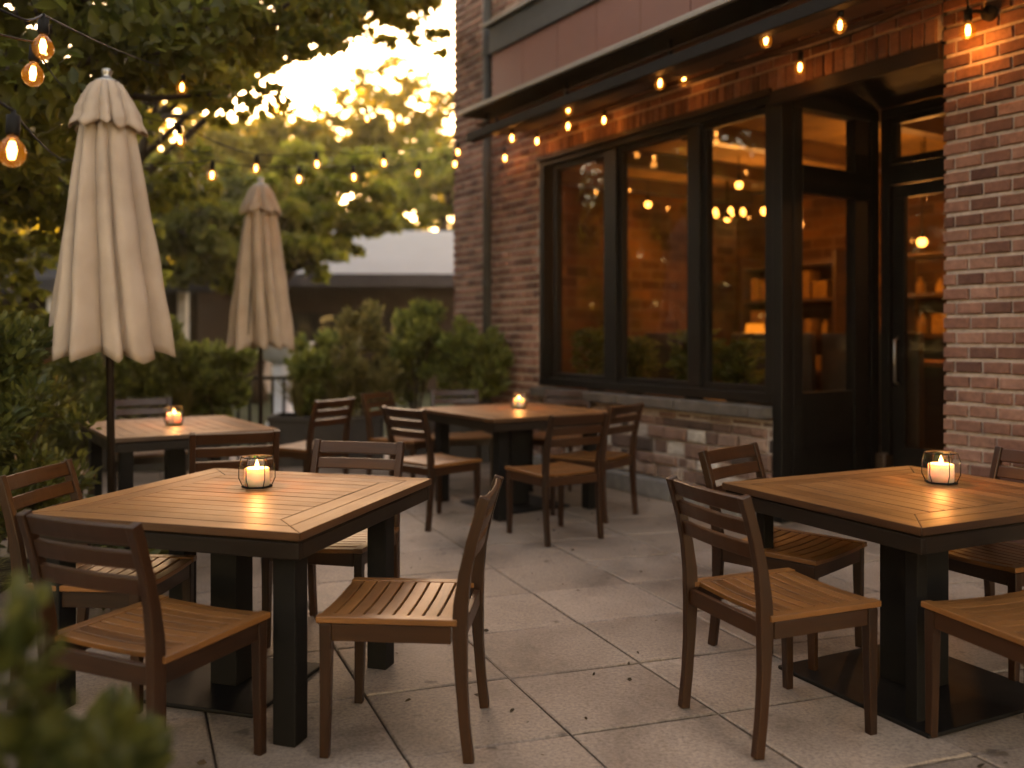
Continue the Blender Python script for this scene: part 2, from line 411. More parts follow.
def fast_mesh(name, V, Q, material, smooth=False):
    """V (n,3), Q (m,4) quads"""
    me = bpy.data.meshes.new(name)
    V = np.asarray(V, dtype=np.float32); Q = np.asarray(Q, dtype=np.int32)
    me.vertices.add(len(V)); me.vertices.foreach_set('co', V.ravel())
    me.loops.add(Q.size); me.loops.foreach_set('vertex_index', Q.ravel())
    me.polygons.add(len(Q))
    me.polygons.foreach_set('loop_start', np.arange(0, Q.size, 4, dtype=np.int32))
    me.polygons.foreach_set('loop_total', np.full(len(Q), 4, dtype=np.int32))
    if smooth: me.polygons.foreach_set('use_smooth', np.ones(len(Q), dtype=bool))
    for mm in (material if isinstance(material, (list, tuple)) else [material]): me.materials.append(mm)
    me.update(calc_edges=True); me.validate()
    return me
def unit(a): return a / np.maximum(1e-9, np.linalg.norm(a, axis=-1, keepdims=True))
def leaves(C, D, size, width=.5, fold=.25, var=.35, droop=.0):
    """leaf quads: C centres (n,3), D directions (n,3)"""
    n = len(C)
    D = unit(D + rng.normal(0, .25, (n, 3)))
    rnd = unit(rng.normal(0, 1, (n, 3)) + np.array([0, 0, .9]))
    S = unit(np.cross(D, rnd)); Nn = np.cross(S, D)
    ln = size * rng.uniform(1 - var, 1 + var, (n, 1)); w = ln * width * .5 * rng.uniform(.75, 1.25, (n, 1))
    b = C - D * ln * .5; t = C + D * ln * .5 - Nn * ln * droop
    V = np.empty((n, 6, 3))
    V[:, 0] = b
    V[:, 1] = b + D * ln * .30 + S * w + Nn * w * fold * 2
    V[:, 2] = b + D * ln * .68 + S * w * .8 + Nn * w * fold * 2 - Nn * ln * droop * .5
    V[:, 3] = t
    V[:, 4] = b + D * ln * .68 - S * w * .8 + Nn * w * fold * 2 - Nn * ln * droop * .5
    V[:, 5] = b + D * ln * .30 - S * w + Nn * w * fold * 2
    base = (np.arange(n) * 6)[:, None]
    Q = np.concatenate([base + np.array([0, 1, 2, 3]), base + np.array([0, 3, 4, 5])], 1).reshape(-1, 4)
    return V.reshape(-1, 3), Q

def clump_points(centers, radii, n, shell=.55, flat=.8):
    """points in a cluster of small tufts filling uneven blobs"""
    centers = np.asarray(centers, float); radii = np.asarray(radii, float)
    w = radii ** 2; k = rng.choice(len(centers), n, p=w / w.sum())
    d = unit(rng.normal(0, 1, (n, 3)))
    r_ = rng.uniform(shell, 1.08, (n, 1)) ** .7
    p = d * r_ * radii[k][:, None]
    p[:, 2] *= flat
    return centers[k] + p, d

def limbs_mesh(base, trunk_top, tips, r0, name):
    mb = MB()
    base, top = Vector(base), Vector(trunk_top)
    k = 7; pts = []; rad = []
    for i in range(k):
        t = i / (k - 1)
        p = base.lerp(top, t) + Vector((random.uniform(-1, 1), random.uniform(-1, 1), 0)) * r0 * .5 * (0 < i < k - 1)
        pts.append(p); rad.append(r0 * (1.25 if i == 0 else 1 - .45 * t))
    mb.tube(pts, rad, 9)
    for tp in tips:
        tp = Vector(tp); t0 = random.uniform(.55, 1.0)
        s0 = base.lerp(top, t0); q = []; rr = []
        for i in range(6):
            t = i / 5
            p = s0.lerp(tp, t); p.z += math.sin(t * math.pi) * .08 * (tp - s0).length
            p += Vector((random.uniform(-1, 1), random.uniform(-1, 1), random.uniform(-1, 1))) * .03 * (tp - s0).length * (0 < i < 5)
            q.append(p); rr.append(max(.008, r0 * .42 * (1 - .85 * t)))
        mb.tube(q, rr, 6)
    return mb.mesh(name, M['bark'], True)

def tree(name, base, height, clumps, nleaf, leaf, material, label, group=None, r0=.16, shell=.25, flat=.75, extra=None):
    """base (x,y); clumps: list of (x,y,z,r) in world coordinates"""
    bx, by = base
    root = empty(name, (bx, by, 0), 0, label, 'tree', group)
    cl = [(c[0] - bx, c[1] - by, c[2], c[3]) for c in clumps]
    # every clump is broken into tufts
    cs, rs = [], []
    for (x, y, z, r_) in cl:
        m_ = max(6, int(10 * r_ / .8))
        d = unit(rng.normal(0, 1, (m_, 3))) * rng.uniform(.35, 1.0, (m_, 1)) ** .6 * r_
        d[:, 2] *= flat
        for q in d:
            cs.append((x + q[0], y + q[1], z + q[2])); rs.append(r_ * rng.uniform(.22, .48))
    C, D = clump_points(cs, rs, nleaf, shell, .6)
    D = D * .7 + np.array([0, 0, -.25]) + rng.normal(0, .5, D.shape)
    V, Q = leaves(C, D, leaf, .62)
    link('crown', fast_mesh('crown', V, Q, material), root)
    tips = [(x, y, z) for (x, y, z, r_) in cl] + random.sample(cs, min(len(cs), 14))
    link('trunk', limbs_mesh((0, 0, 0), (0, 0, height), tips, r0, 'trunk'), root)
    return root

# ================================================================== SETTING
g = MB(); g.prism([(-160, -60), (160, -60), (160, 260), (-160, 260)], -.30, -.045)
tag(g.build('ground', M['ground']), 'dark bare ground and grass beyond the terrace', kind='structure')

# paving: slabs laid on the slant to the building, wide joints
p1, p2, p3, p4, p6, p8 = G(533, 592.7), G(579.8, 623.1), G(640.4, 662), G(509.3, 677.3), G(463.6, 636), G(626, 582.5)
e1 = (p3 - p1) / 2; e2 = ((p2 - p6) + (p3 - p4)) / 2
mb = MB(); gap = .0045; ch = .006
inv = Matrix(((e1.x, e2.x), (e1.y, e2.y))).inverted()
for i in range(-30, 22):
    for j in range(-16, 20):
        c = p2 + e1 * (i + .5) + e2 * (j + .5)
        if c.y < -1.5 or c.y > 10.6 or c.x < -4.6 or c.x > 6.5: continue
        a = e1 * .5; b_ = e2 * .5
        dz = random.uniform(-.0025, .0015); tx, ty = random.uniform(-.002, .002), random.uniform(-.002, .002)
        def pt(sx, sy, ins, z):
            q = c + a * sx * (1 - ins / a.length) + b_ * sy * (1 - ins / b_.length)
            return (q.x, q.y, z + (dz + tx * sx + ty * sy if z > -.03 else 0))
        b0 = len(mb.v)
        for z, ins in ((-.045, gap), (-ch * .7, gap), (0, gap + ch)):
            for sx, sy in ((-1, -1), (1, -1), (1, 1), (-1, 1)): mb.v.append(pt(sx, sy, ins, z))
        ccw = e1.x * e2.y - e1.y * e2.x > 0
        for lv in (0, 4):
            for k in range(4):
                k2 = (k + 1) % 4
                q = [b0 + lv + k, b0 + lv + k2, b0 + lv + 4 + k2, b0 + lv + 4 + k]
                mb.face(q if ccw else q[::-1])
        q = [b0 + 8, b0 + 9, b0 + 10, b0 + 11]
        mb.face(q if ccw else q[::-1])
tag(mb.build('terrace_paving', M['paving']), 'weathered square concrete slabs paving the terrace', kind='structure')
jb = MB(); jb.prism([(-4.9, -1.8), (6.9, -1.8), (6.9, 10.9), (-4.9, 10.9)], -.040, -.012)
tag(jb.build('paving_bed', plain('joint_sand', (.075, .054, .040), .95, .2, 0, .5, 30, .6)), 'dark sand showing in the paving joints', kind='structure')
# planting bed along the terrace edge
sb = MB(); sb.prism([(-4.5, 2.2), (-2.55, 3.3), (-2.75, 5.3), (-4.5, 5.6)], -.03, .05)
tag(sb.build('planting_bed', M['soil'], bevel=.03), 'dark soil bed at the terrace edge', kind='structure')

# fallen leaves and crumbs on the slabs
n = 110
C = np.zeros((n, 3)); C[:, 0] = rng.uniform(-1.4, 2.0, n); C[:, 1] = rng.uniform(2.6, 7.5, n); C[:, 2] = .006
pk = [G(470, 688), G(478, 697), G(586, 720), G(512, 712), G(563, 585), G(408, 702)]
for i, q in enumerate(pk): C[i, :2] = q.x, q.y
Dd = np.column_stack([rng.normal(0, 1, n), rng.normal(0, 1, n), np.zeros(n)])
V, Q = leaves(C, unit(Dd), .022, .5, .1, .6)
V[:, 2] = np.clip(V[:, 2], .003, .014)
tag(link('fallen_leaves', fast_mesh('fallen_leaves', V, Q, plain('dry_leaf', (.045, .028, .016), .8, .2, 0, .4, 20))), 'small dry leaves and crumbs scattered on the slabs', kind='stuff')

# ================================================================== CHAIRS
def make_chair():
    root = empty('dining_chair')
    W, SD = .215, .215                                     # half spacing of the legs
    X = (1, 0, 0)
    # rear legs run up into the back
    prof = [(-.250, 0), (-.236, .12), (-.226, .26), (-.221, .40), (-.224, .50), (-.237, .60), (-.259, .70), (-.285, .79), (-.303, .845)]
    prof2 = []
    for k in range(len(prof) - 1):
        for t in (0, .5):
            prof2.append(tuple(a + (b_ - a) * t for a, b_ in zip(prof[k], prof[k + 1])))
    prof2.append(prof[-1])
    dep = [.0175 + .0075 * math.exp(-((z - .44) / .16) ** 2) for _, z in prof2]
    for sx in (-1, 1):
        mb = MB(); pts = [(sx * W, y, z) for y, z in prof2]; ups = []
        for k in range(len(pts)):
            a, b_ = Vector(pts[max(0, k - 1)]), Vector(pts[min(len(pts) - 1, k + 1)])
            t = (b_ - a).normalized(); ups.append(Vector((1, 0, 0)).cross(t) * -1)
        mb.sweep(pts, [X] * len(pts), ups, [.0155] * len(pts), dep)
        mb.build('leg', M['chair_wood'], root, bevel=.004)
        mb = MB()
        pts = [(sx * W, SD + .004, 0), (sx * W, SD, .2), (sx * W, SD - .002, .434)]
        mb.sweep(pts, [X] * 3, [(0, 1, 0)] * 3, [.015, .0165, .0185], [.015, .0175, .0205])
        mb.build('leg', M['chair_wood'], root, bevel=.004)
    # apron
    mb = MB()
    mb.box((0, SD + .004, .405), (2 * W - .04, .022, .056)); mb.box((0, -SD - .008, .405), (2 * W - .034, .022, .056))
    for sx in (-1, 1): mb.box((sx * (W + .002), 0, .405), (.022, 2 * SD - .044, .056))
    mb.build('seat_apron', M['chair_wood'], root, bevel=.003)
    # seat: slats between two side strips, slightly dished
    mb = MB(); ns = 9; y0, y1 = -.195, .243
    sw = (y1 - y0) / ns
    for i in range(ns):
        yc = y0 + sw * (i + .5); hw = .198
        dip = lambda x: -.006 * (1 - (x / .2) ** 2) + (.0 if i < ns - 1 else -.002)
        xs = [-hw, -.1, 0, .1, hw]
        mb.sweep([(x, yc, .447 + dip(x)) for x in xs], [(0, -1, 0)] * 5, [(0, 0, 1)] * 5, [sw / 2 - .0032] * 5, [.009] * 5)
    for sx in (-1, 1):
        mb.box((sx * .219, .015, .4475), (.040, .456, .0205))
    mb.box((0, .010, .4335), (.36, .03, .006))
    mb.build('seat', M['chair_seat'], root, bevel=.0028)
    # backrest: three bowed rails
    mb = MB()
    for (zc, hh) in ((.812, .029), (.738, .026), (.662, .026)):
        def yat(z):
            for k in range(len(prof) - 1):
                if prof[k][1] <= z <= prof[k + 1][1]:
                    t = (z - prof[k][1]) / (prof[k + 1][1] - prof[k][1]); return prof[k][0] + t * (prof[k + 1][0] - prof[k][0])
        tilt = Vector((0, yat(zc + .02) - yat(zc - .02), .04)).normalized()
        xs = [-.199, -.13, -.065, 0, .065, .13, .199]
        pts = [(x, yat(zc) - .013 * (1 - (x / .2) ** 2), zc) for x in xs]
        rgt = [Vector((0, 1, 0)).cross(Vector((0, 0, 1))) for _ in xs]
        nrm = Vector((1, 0, 0)).cross(tilt)
        mb.sweep(pts, [nrm * -1] * 7, [tilt] * 7, [.0095] * 7, [hh] * 7)
    mb.build('backrest', M['chair_wood'], root, bevel=.004)
    return root
proto = make_chair(); used = [False]
CH_GROUPS = {'A': 'chairs around the near square table', 'B': 'chairs around the table by the brick pier', 'C': 'chairs around the table under the window', 'D': 'chairs around the table beneath the parasols'}
chairs = [
    ('A', -1.103, 2.81, 66, 'dark slatted wooden chair seen from behind, half covered by the blurred leafy shrub in front'),
    ('A', -1.55, 3.47, -4, 'slatted wooden chair facing along the near table, its back beside the hedge shrub'),
    ('A', -.367, 3.10, 175, 'slatted wooden chair in side view turned out on the open paving, facing the near table'),
    ('A', -.81, 4.08, 257, 'slatted wooden chair tucked behind the near table, only its top rail above the tabletop'),
    ('B', .94, 3.185, 22, 'slatted wooden chair, three-rail back toward the camera, drawn up to the pier table'),
    ('B', 1.21, 3.93, -45, 'slatted wooden chair facing the camera below the ledge, between the pier table and the wall'),
    ('B', 2.06, 3.80, 206, 'slatted wooden chair standing between the pier table and the brick pier'),
    ('B', 1.69, 2.90, 108, 'slatted wooden chair cut by the picture edge, its front leg before the table pedestal'),
    ('C', .28, 6.11, 122, 'wooden chair turned back to the camera, drawn up to the front of the window table'),
    ('C', -.558, 6.56, 45, 'wooden chair seen from behind at the corner of the window table next to open paving'),
    ('C', -.45, 8.2, -72, 'wooden chair behind the window table facing the camera in front of the planters'),
    ('C', -.95, 7.98, -25, 'wooden chair at the planter end of the window table, showing over the chair in front'),
    ('C', .40, 8.12, -114, 'wooden chair behind the window table, its rails just under the window ledge'),
    ('C', .61, 6.82, 142, 'wooden chair beside the stone wall at the window table, partly hidden by another chair'),
    ('D', -1.59, 5.07, 113, 'dark wooden chair with its back to the near table, drawn up to the parasol table'),
    ('D', -2.85, 7.07, -57, 'wooden chair behind the parasol table, its top rail under the big parasol'),
    ('D', -1.68, 7.38, 150, 'wooden chair turned sideways in front of the black railing'),
    ('D', -3.05, 5.94, 34, 'wooden chair in deep shade between the hedge shrub and the parasol table'),
]
for gr, x, y, a, lab in chairs:
    o = proto if not used[0] else copy_tree(proto)
    used[0] = True
    o.location = (x, y, 0); o.rotation_euler = (0, 0, R(a - 90))
    tag(o, lab, 'chair', CH_GROUPS[gr])

# ================================================================== TABLES
def make_table(cx, cy, ang, sx, sy, H, label, leg=.034, ins=.10, col=.075, plate=.36, coloff=(0, 0), rear=.10):
    root = empty('dining_table', (cx, cy, 0), R(ang), label, 'table', 'square wooden terrace tables')
    hx, hy = sx / 2, sy / 2; bw, gp = .088, .0018
    # top: two mitred border rings and inner boards
    mb = MB()
    for ring in (0, 1):
        a, b_ = hx - bw * ring - gp, hx - bw * (ring + 1) + gp
        c, d = hy - bw * ring - gp, hy - bw * (ring + 1) + gp
        o_, i_ = [(-a, -c), (a, -c), (a, c), (-a, c)], [(-b_, -d), (b_, -d), (b_, d), (-b_, d)]
        for k in range(4):
            k2 = (k + 1) % 4
            A, B, Cc, D = Vector(o_[k]), Vector(o_[k2]), Vector(i_[k2]), Vector(i_[k])
            t = (B - A).normalized() * gp
            A, B, Cc, D = A + t, B - t, Cc - t, D + t
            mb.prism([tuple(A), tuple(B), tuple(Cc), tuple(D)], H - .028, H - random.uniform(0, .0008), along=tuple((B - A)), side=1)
    ix, iy = hx - 2 * bw, hy - 2 * bw; nb = max(5, round(2 * ix / .085)); w = 2 * ix / nb
    for k in range(nb):
        x0 = -ix + w * k + gp; x1 = -ix + w * (k + 1) - gp
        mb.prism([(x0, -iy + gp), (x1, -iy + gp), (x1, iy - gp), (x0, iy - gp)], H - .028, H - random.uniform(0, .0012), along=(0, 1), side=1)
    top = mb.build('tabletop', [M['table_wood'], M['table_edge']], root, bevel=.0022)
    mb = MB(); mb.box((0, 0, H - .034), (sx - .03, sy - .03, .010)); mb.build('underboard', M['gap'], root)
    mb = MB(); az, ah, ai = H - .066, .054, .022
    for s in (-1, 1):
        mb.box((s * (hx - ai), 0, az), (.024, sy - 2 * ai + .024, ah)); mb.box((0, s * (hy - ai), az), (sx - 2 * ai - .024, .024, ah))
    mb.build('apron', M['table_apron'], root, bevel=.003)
    for (qx, qy) in ((-1, -1), (1, -1), (1, 1), (-1, 1)):
        jx = rear if qx > 0 else ins
        mb = MB(); mb.box((qx * (hx - jx), qy * (hy - ins), (H - .04) / 2), (2 * leg, 2 * leg, H - .04))
        mb.build('leg', M['black_metal'], root, bevel=.004)
    mb = MB(); mb.box((coloff[0], coloff[1], (H - .04) / 2 + .008), (2 * col, 2 * col, H - .056)); mb.build('pedestal', M['black_metal'], root, bevel=.005)
    mb = MB(); mb.box((coloff[0], coloff[1], .008), (2 * plate, 2 * plate, .016)); mb.build('base_plate', M['black_metal'], root, bevel=.005)
    return root
def rect_from(front, e1a, l1, e2a, l2):
    a, b_ = Vector((math.cos(R(e1a)), math.sin(R(e1a)))), Vector((math.cos(R(e2a)), math.sin(R(e2a))))
    return Vector(front) + a * l1 / 2 + b_ * l2 / 2
c = rect_from((-.685, 2.909), 73.5, 1.16, 163.5, 1.123)
TA = make_table(c.x, c.y, 73.5, 1.16, 1.123, .72, 'square slatted wooden table with candle, nearest the blurred shrub', leg=.042, ins=.085, col=.058, plate=.26, coloff=(-.12, 0), rear=.36)
c = rect_from((1.359, 2.984), 26, 1.16, 116, 1.03)
TB = make_table(c.x, c.y, 26, 1.16, 1.03, .72, 'glossy square wooden table on thick black pedestal, by the brick pier', leg=.026, ins=.13, col=.088, plate=.36, coloff=(-.17, -.14), rear=.13)
TC = make_table(.02, 7.22, 33, 1.15, 1.22, .76, 'square wooden table before the stone wall, ringed by six chairs', leg=.045, ins=.16, col=.085, plate=.32, rear=.16)
TD = make_table(-2.39, 6.38, 34, 1.06, 1.29, .72, 'square wooden table beneath the closed parasols, behind the pole', leg=.04, ins=.10, col=.06, plate=.28, rear=.10)

# ================================================================== CANDLE HOLDERS
def make_candle(rad, hgt):
    root = empty('candle_holder')
    k = 6; prof = [(.80, .04), (1.0, .30), (1.0, .72), (.86, 1.0)]
    gl = MB(); gl.lathe([(r_ * rad * .985, z * hgt) for r_, z in prof], k, rot=R(10)); gl.build('glass_shade', M['jar_glass'], root)
    fr = MB()
    for i in range(k):
        w = 2 * math.pi * i / k + R(10)
        fr.tube([(r_ * rad * math.cos(w), r_ * rad * math.sin(w), z * hgt) for r_, z in prof], rad * .028, 5)
    for (r_, z) in (prof[0], prof[-1]):
        ring = [(r_ * rad * math.cos(2 * math.pi * i / k + R(10)), r_ * rad * math.sin(2 * math.pi * i / k + R(10)), z * hgt) for i in range(k + 1)]
        for i in range(k): fr.tube([ring[i], ring[i + 1]], rad * .034, 5)
    fr.build('frame', M['black_metal'], root)
    bs = MB(); bs.lathe([(0, 0), (.86 * rad, 0), (.86 * rad, .05 * hgt), (0, .05 * hgt)], k, rot=R(10)); bs.build('base', M['black_metal'], root)
    wx = MB(); h = hgt * .64
    wx.lathe([(0, .05 * hgt), (.68 * rad, .052 * hgt), (.69 * rad, h * .5), (.68 * rad, h * .97), (.62 * rad, h), (.38 * rad, h * .96), (0, h * .94)], 24); wx.build('candle', M['wax'], root, True)
    fl = MB(); fl.lathe([(0, h * .98), (.10 * rad, h * 1.06), (.12 * rad, h * 1.14), (.07 * rad, h * 1.28), (0, h * 1.45)], 10); fo = fl.build('flame', M['flame'], root, True)
    return root, h
cproto, ch_h = make_candle(.074, .126)
cand = [
    (P(257, 487, 0), .64, .72, 0, 1.0, 'lit candle in a faceted glass holder on the near square table'),
    (P(941, 483, 0), .64, .72, 20, 1.03, 'lit pillar candle in black framed glass on the pier table'),
    (P(519, 408, 0), .60, .76, 5, .92, 'small glowing candle holder on the table under the window'),
    (P(174, 424.5, 0), .64, .72, 35, .98, 'lit candle in a glass holder on the table beneath the parasols'),
]
pxs = [(257, 487), (941, 483), (519, 408), (174, 424.5)]
for i, (_, dh, H, rz, sc, lab) in enumerate(cand):
    px, py = pxs[i]; Y = F * (CH - H) / (py - HY)
    o = cproto if i == 0 else copy_tree(cproto)
    o.location = ((px - CX) / F * Y, Y, H + .001); o.rotation_euler = (0, 0, R(rz)); o.scale = (sc, sc, sc)
    tag(o, lab, 'candle holder', 'candle holders on the tables')
    ld = bpy.data.lights.new('candle_light', 'POINT'); ld.energy = .33; ld.color = (1, .50, .20); ld.shadow_soft_size = .012
    lo = bpy.data.objects.new('candle_light', ld); COL.objects.link(lo); lo.location = (o.location.x, o.location.y, H + ch_h * sc * 1.52)

# ================================================================== UMBRELLAS
def make_umbrella():
    root = empty('closed_parasol')
    def cloth(ztop, zbot, r0, r1, nf, amp0, amp1, hem, seed, twist=.0, nz=30, seg=240, power=.85):
        """closed canopy: uneven pleats, each leaning over the next, with pointed hems"""
        rr = random.Random(seed)
        wd = [rr.uniform(.7, 1.35) for _ in range(nf)]; tot = sum(wd); ed = [0]
        for w_ in wd: ed.append(ed[-1] + w_ / tot)
        am = [rr.uniform(.7, 1.3) for _ in range(nf)]; dr = [rr.uniform(-.6, 1) for _ in range(nf)]; sk = [rr.choice((.55, .65, 1.6, 1.9)) for _ in range(nf)]
        V = []; Q = []
        for k in range(nz):
            t = k / (nz - 1)
            for i in range(seg):
                x = i / seg
                c_ = max(j for j in range(nf) if ed[j] <= x); f_ = (x - ed[c_]) / (ed[c_ + 1] - ed[c_])
                g_ = f_ ** (1 + (sk[c_] - 1) * min(1, t * 1.6))
                wave = max(0.0, math.sin(math.pi * g_)) ** .62
                th_ = 2 * math.pi * x
                crease = .05 * math.sin(f_ * math.pi * 3 + c_ * 2.1) * t
                rad = r0 + (r1 - r0) * t ** power
                amp = amp0 + (amp1 - amp0) * t
                r_ = rad * (1 - amp * .75 + amp * 1.5 * am[c_] * (wave - .35) + crease * amp * 2) + .009 * t * math.sin(t * 17 + th_ * 3 + c_) * math.sin(t * 6.3 + c_ * 1.7)
                th = 2 * math.pi * x + twist * t
                z = ztop + (zbot - ztop) * t + hem * (-((1 - abs(2 * g_ - 1)) - .5) * 1.1 + dr[c_] * .4) * max(0, (t - .6) / .4) ** 1.5
                V.append((r_ * math.cos(th), r_ * math.sin(th), z))
        for k in range(nz - 1):
            for i in range(seg):
                j = (i + 1) % seg
                Q.append((k * seg + i, (k + 1) * seg + i, (k + 1) * seg + j, k * seg + j))
        return V, Q
    V, Q = cloth(2.72, 1.24, .095, .297, 9, .16, .36, .050, 3, .35, power=.80)
    o = link('canopy', fast_mesh('canopy', V, Q, M['fabric'], True), root)
    sm = o.modifiers.new('thick', 'SOLIDIFY'); sm.thickness = .004
    V, Q = cloth(2.765, 2.50, .060, .195, 9, .10, .26, .036, 5, .05, 16, 200, power=.62)
    o2 = link('vent_cap', fast_mesh('vent_cap', V, Q, M['fabric'], True), root)
    sm = o2.modifiers.new('thick', 'SOLIDIFY'); sm.thickness = .004
    mb = MB(); mb.tube([(0, 0, .05), (0, 0, 1.4), (0, 0, 2.72)], .021, 12); mb.build('pole', M['bark'] if False else M['table_apron'], root, True)
    mb = MB(); mb.lathe([(0, 2.752), (.068, 2.752), (.066, 2.768), (.03, 2.782), (.022, 2.80), (.03, 2.815), (.024, 2.835), (0, 2.843)], 16); mb.build('finial', M['steel'], root, True)
    mb = MB(); mb.lathe([(0, 0), (.26, 0), (.26, .05), (.05, .075), (.035, .30), (0, .30)], 24); mb.build('base', M['black_metal'], root, bevel=.004)
    mb = MB()
    for i in range(8):
        w = 2 * math.pi * i / 8
        mb.tube([(.03 * math.cos(w), .03 * math.sin(w), 2.68), (.15 * math.cos(w), .15 * math.sin(w), 1.9), (.22 * math.cos(w), .22 * math.sin(w), 1.36)], .008, 5)
    mb.build('ribs', M['table_apron'], root)
    return root
u = make_umbrella(); u.location = (-2.22, 5.0, 0); u.rotation_euler = (0, R(-.6), R(20))
tag(u, 'tall closed beige parasol with draped folds beside the hedge shrub', 'parasol', 'closed beige parasols')
u2 = copy_tree(u); u2.location = (-2.36, 8.45, 0); u2.rotation_euler = (0, 0, R(75))
u2['label'] = 'smaller looking closed beige parasol standing by the black railing'

# ================================================================== BUILDING
ANG = math.atan2(-.844, .536)
bd = empty('brick_building', (1.06, 7.85, 0), ANG, 'red brick restaurant with black framed windows, recessed entrance and dark canopy', 'building')
BM = Matrix.Translation((1.06, 7.85, 0)) @ Matrix.Rotation(ANG, 4, 'Z')
BI = BM.inverted()
def on_plane(px, py, yl):
    """world point of a sight line on the building's local plane y = yl -> local coordinates"""
    o_ = BI @ Vector((0, 0, CH)); d_ = (BI.to_3x3() @ Vector(((px - CX) / F, 1, (HY - py) / F)))
    t = (yl - o_.y) / d_.y
    return o_ + d_ * t
def U(px, yl=0.0): return on_plane(px, 300, yl).x
def Zat(px, py, yl=0.0): return on_plane(px, py, yl).z
uL = U(453); uW0 = U(538); uW1 = U(772); uR = U(942)
ZB, ZT, ZTOP = .86, 3.13, 7.2
UEND = 13.0; REC = 1.12; TH = .22
print('building u', uL, uW0, uW1, uR)

wl = MB()
def core(u0, u1, z0, z1, y0=.015, y1=TH): wl.box(((u0 + u1) / 2, (y0 + y1) / 2, (z0 + z1) / 2), (u1 - u0, y1 - y0, z1 - z0), 0)
core(uL + .02, uW0 - .0, 0, ZTOP); core(uW0, uR, ZT + .02, ZTOP); core(uR + .02, UEND, 0, ZTOP); core(uW0, uW1, 0, ZB - .13)
wl.box((uL + .13, 5.1, ZTOP / 2), (.22, 9.76, ZTOP), 0); wl.box((UEND - .11, 5.1, ZTOP / 2), (.22, 9.76, ZTOP), 0); wl.box(((uL + UEND) / 2, 10.1, ZTOP / 2), (UEND - uL, .22, ZTOP), 0)
wl.box((uR + .13, (TH + REC) / 2, ZT / 2), (.22, REC - TH, ZT), 0)
def brick(x0, x1, z0, z1, y0, mi, ins=.006, axis=0):
    """one brick facing -y (axis 0) or -x (axis 1); chamfered, a little out of true"""
    jy = random.uniform(-.005, .004); jz = random.uniform(-.0015, .0015)
    b0 = len(wl.v)
    def pp(a, z, y):
        if axis == 0: wl.v.append((a, y, z + jz))
        else: wl.v.append((y, a, z + jz))
    f = y0 + jy
    for a, z in ((x0, z0), (x1, z0), (x1, z1), (x0, z1)): pp(a, z, y0 + .06)
    for a, z in ((x0, z0), (x1, z0), (x1, z1), (x0, z1)): pp(a, z, f + ins)
    for a, z in ((x0 + ins, z0 + ins), (x1 - ins, z0 + ins), (x1 - ins, z1 - ins), (x0 + ins, z1 - ins)): pp(a, z, f)
    fl = axis == 1
    for lv in (0, 4):
        for k in range(4):
            k2 = (k + 1) % 4
            q = [b0 + lv + k, b0 + lv + k2, b0 + lv + 4 + k2, b0 + lv + 4 + k]
            wl.face(q[::-1] if fl else q, None, mi)
    q = [b0 + 8, b0 + 9, b0 + 10, b0 + 11]
    wl.face(q[::-1] if fl else q, None, mi)
BH, BL, MG = .0865, .168, .014
def course(u0, u1, z0, z1, mi, y0=0.0, axis=0, bl=BL, bh=BH, off=0.0, mg=MG):
    nz = max(1, round((z1 - z0) / bh)); h = (z1 - z0) / nz
    for k in range(nz):
        x = u0 - (bl * .5 if k % 2 else 0) - off
        while x < u1:
            ln = bl * random.choice((1, 1, 1, .96, 1.03)); a, b_ = max(x, u0), min(x + ln, u1)
            if b_ - a > .035: brick(a + mg / 2, b_ - mg / 2, z0 + h * k + mg * .8, z0 + h * (k + 1) - mg * .8, y0, mi, axis=axis)
            x += ln
course(uL, uW0, .0, ZTOP, 1); course(uR, 7.0, .0, 5.2, 1); course(uW0, uR, ZT + .16, ZTOP - 1.5, 1)
# soldier row over the openings
x = uW0
while x < uR - .05:
    brick(x + .005, x + .078, ZT + .004, ZT + .155, 0, 1); x += .083
course(.02, REC, .0, ZT, 1, uR, 1)
course(0.0, 6.0, .0, ZTOP, 1, uL, 1)
# rubble wall under the windows
z = .16
while z < ZB - .14:
    h = random.choice((.075, .09, .11, .13)); h = min(h, ZB - .135 - z)
    if h < .03: break
    x = uW0
    while x < uW1:
        ln = random.uniform(.10, .30)
        brick(x + .006, min(x + ln, uW1) - .006, z + .006, z + h - .006, .0 + random.uniform(-.022, .01), 2, ins=.014); x += ln
    z += h
wl.build('wall', [M['mortar'], M['brick'], M['rubble']], bd)

mb = MB(); mb.box(((uL + UEND) / 2, 5.0, ZTOP + .06), (UEND - uL + .3, 10.4, .12)); mb.build('roof', M['slate'], bd)
mb = MB()
x = uW0
while x < uW1 - .02:
    ln = min(random.uniform(.5, .9), uW1 - x); mb.box((x + ln / 2, -.02 + random.uniform(-.008, .008), .078), (ln - .008, .16, .156)); x += ln
mb.build('plinth', M['kerb_stone'], bd, bevel=.012)
mb = MB()
x = uW0 - .03
while x < uW1 - .02:
    ln = min(random.uniform(.55, .8), uW1 - x); mb.box((x + ln / 2, .02 + random.uniform(-.006, .006), ZB - .068), (ln - .006, .22 + random.uniform(-.015, .015), .10 + random.uniform(-.012, .0))); x += ln
mb.build('ledge', M['stone_grey'], bd, bevel=.014)

